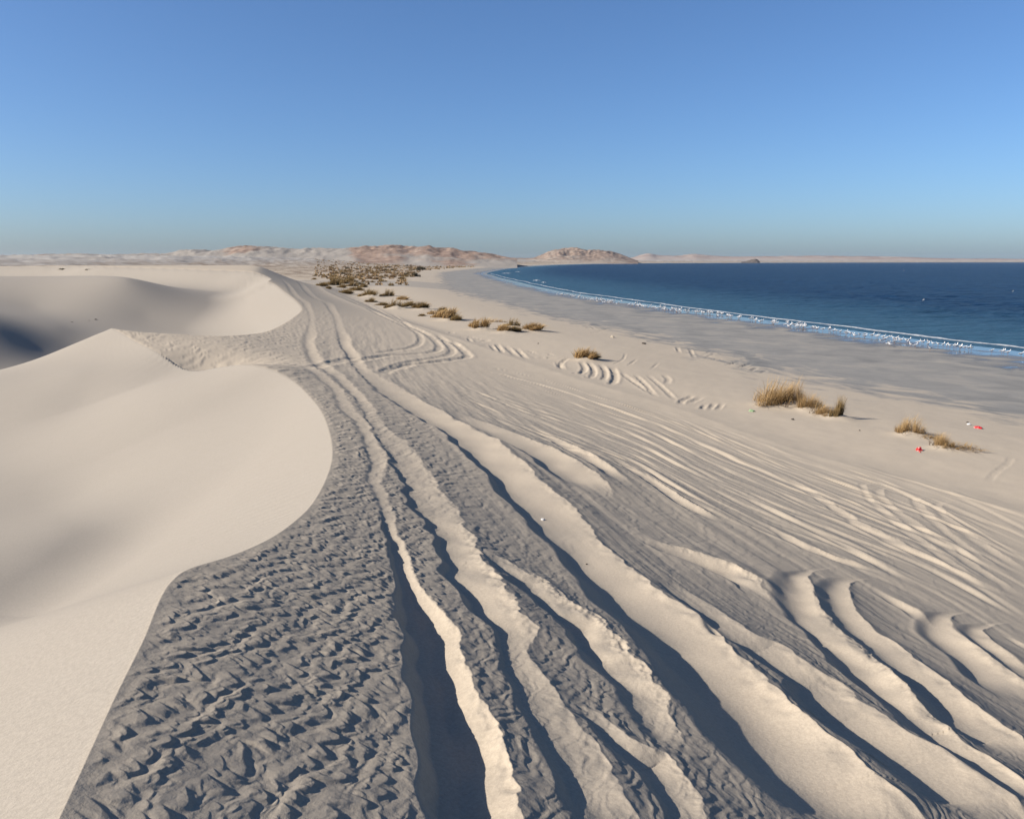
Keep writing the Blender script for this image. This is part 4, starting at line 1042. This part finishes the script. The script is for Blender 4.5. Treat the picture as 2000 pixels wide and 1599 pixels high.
# ------------------------------------------------------------------ hills beyond the bay
def rock_material(name, c_lo, c_hi, c_sand, sand_cut, scale):
    m, t = mat(name); p = t.pos()
    n = t.noise(p, scale, 6, .65); n2 = t.noise(p, scale * 6, 5, .7); sl = t.n('ShaderNodeSeparateXYZ'); t.l(t.n('ShaderNodeNewGeometry').outputs['Normal'], sl.inputs[0])
    rock = t.mix(t.mr(n2, .35, .65), c_lo, c_hi)
    f = t.mr(t.math('ADD', n, t.attr('sandy')), sand_cut - .08, sand_cut + .08)
    c = t.mix(f, rock, c_sand)
    b = t.n('ShaderNodeBsdfPrincipled', Roughness=.95); b.inputs['Specular IOR Level'].default_value = .05
    t.l(c, b.inputs['Base Color'])
    bm = t.n('ShaderNodeBump', Distance=1.2, Strength=.6); t.l(n2, bm.inputs['Height']); t.l(bm.outputs[0], b.inputs['Normal'])
    t.l(b.outputs[0], t.out.inputs[0]); return m
def hill(name, prof, D0, D1, m, seed, rough, sandy, base=-1.0, nu=420, nd=70, gl=130):
    """land between two distances whose skyline follows the photographed one"""
    prof = np.array(prof, float); px = np.linspace(prof[0, 0], prof[-1, 0], nu)
    f = pchip(prof[:, 0], prof[:, 1])(px)
    D = np.linspace(0, 1, nd); Dm = D0 + (D1 - D0) * .55
    u = (px - CX) / F
    elev = CAMZ + (510 - f) / F * Dm / cp
    dist = D0 + (D1 - D0) * D
    X = u[None] * dist[:, None]; Y = np.repeat(dist[:, None], nu, 1)
    k = np.clip(1 - np.abs(D - .55) / np.where(D < .55, .55, .45), 0, 1); k = (k * k * (3 - 2 * k)) ** .8
    n = fbm(X / gl, Y / gl, seed, 5, .55); g = np.abs(fbm(X / (gl * .45), Y / (gl * .9), seed + 9, 4, .55))
    H = np.maximum(elev, .5)[None]
    Zh = base + (H - base) * k[:, None] * (1 + rough * (n * .30 - g * .9 + .15))
    me = mesh_from(name, np.stack([X.ravel(), Y.ravel(), Zh.ravel()], -1), grid_faces(nd, nu))
    sv = (sandy(px)[None] + .35 * (1 - k[:, None]) + 0 * Zh)
    me.attributes.new('sandy', 'FLOAT', 'POINT').data.foreach_set('value', sv.astype(f4).ravel())
    me.materials.append(m); o = obj(name, me); o['kind'] = 'structure'; return o
RK = rock_material('red_rock', (.145, .100, .076), (.25, .182, .140), (.225, .200, .172), .70, .012)
hill('hills', [(-60, 506), (0, 503), (60, 500), (110, 498), (170, 496), (230, 497), (300, 495), (350, 494), (362, 491), (385, 490), (410, 490), (440, 489), (468, 484), (500, 481), (540, 483), (570, 486), (620, 486), (680, 486), (700, 484), (740, 481),
   (785, 481), (812, 484), (835, 482), (862, 487), (885, 488), (905, 491), (940, 494), (965, 497), (985, 501), (1010, 505)], 880, 1500, RK, 201, .22,
   lambda x: np.interp(x, [0, 340, 440, 480, 520, 600, 680, 710, 900, 950, 1010], [.30, .28, .26, .12, .26, .30, .24, -.06, -.04, .06, .12]))
RK2 = rock_material('headland_rock', (.125, .093, .074), (.235, .175, .135), (.235, .195, .158), .72, .010)
hill('hills', [(960, 505), (1000, 504), (1040, 503), (1056, 499), (1072, 492), (1095, 488), (1120, 487), (1140, 490), (1165, 490), (1190, 493), (1212, 499), (1228, 505), (1242, 509.4)], 2300, 3300, RK2, 222, .36, lambda x: np.interp(x, [960, 1050, 1090, 1180, 1240], [.15, .1, .05, -.02, -.2]), nu=260, gl=230)
RK3 = rock_material('far_coast_rock', (.15, .105, .085), (.215, .16, .13), (.24, .195, .165), .62, .003)
hill('hills', [(1200, 506), (1235, 502), (1252, 496.5), (1262, 495), (1280, 499), (1310, 500.5), (1335, 498.5), (1352, 497.5), (1375, 500), (1420, 502), (1480, 501), (1540, 500.5), (1600, 500.5), (1680, 501), (1750, 502.5), (1800, 504), (1880, 505.5), (1940, 505.5), (2010, 506.5), (2100, 507)], 6900, 9500, RK3, 244, .25, lambda x: .05 + 0 * x, nu=420, gl=700)
RK4 = rock_material('islet_rock', (.06, .055, .05), (.12, .10, .085), (.12, .10, .085), .9, .02)
hill('hills', [(1440, 511), (1452, 509), (1462, 506.6), (1470, 507), (1476, 511)], 3300, 3450, RK4, 255, .3, lambda x: -.2 + 0 * x, nu=40, nd=24, gl=40)
print('things', round(time.time() - T0, 1))
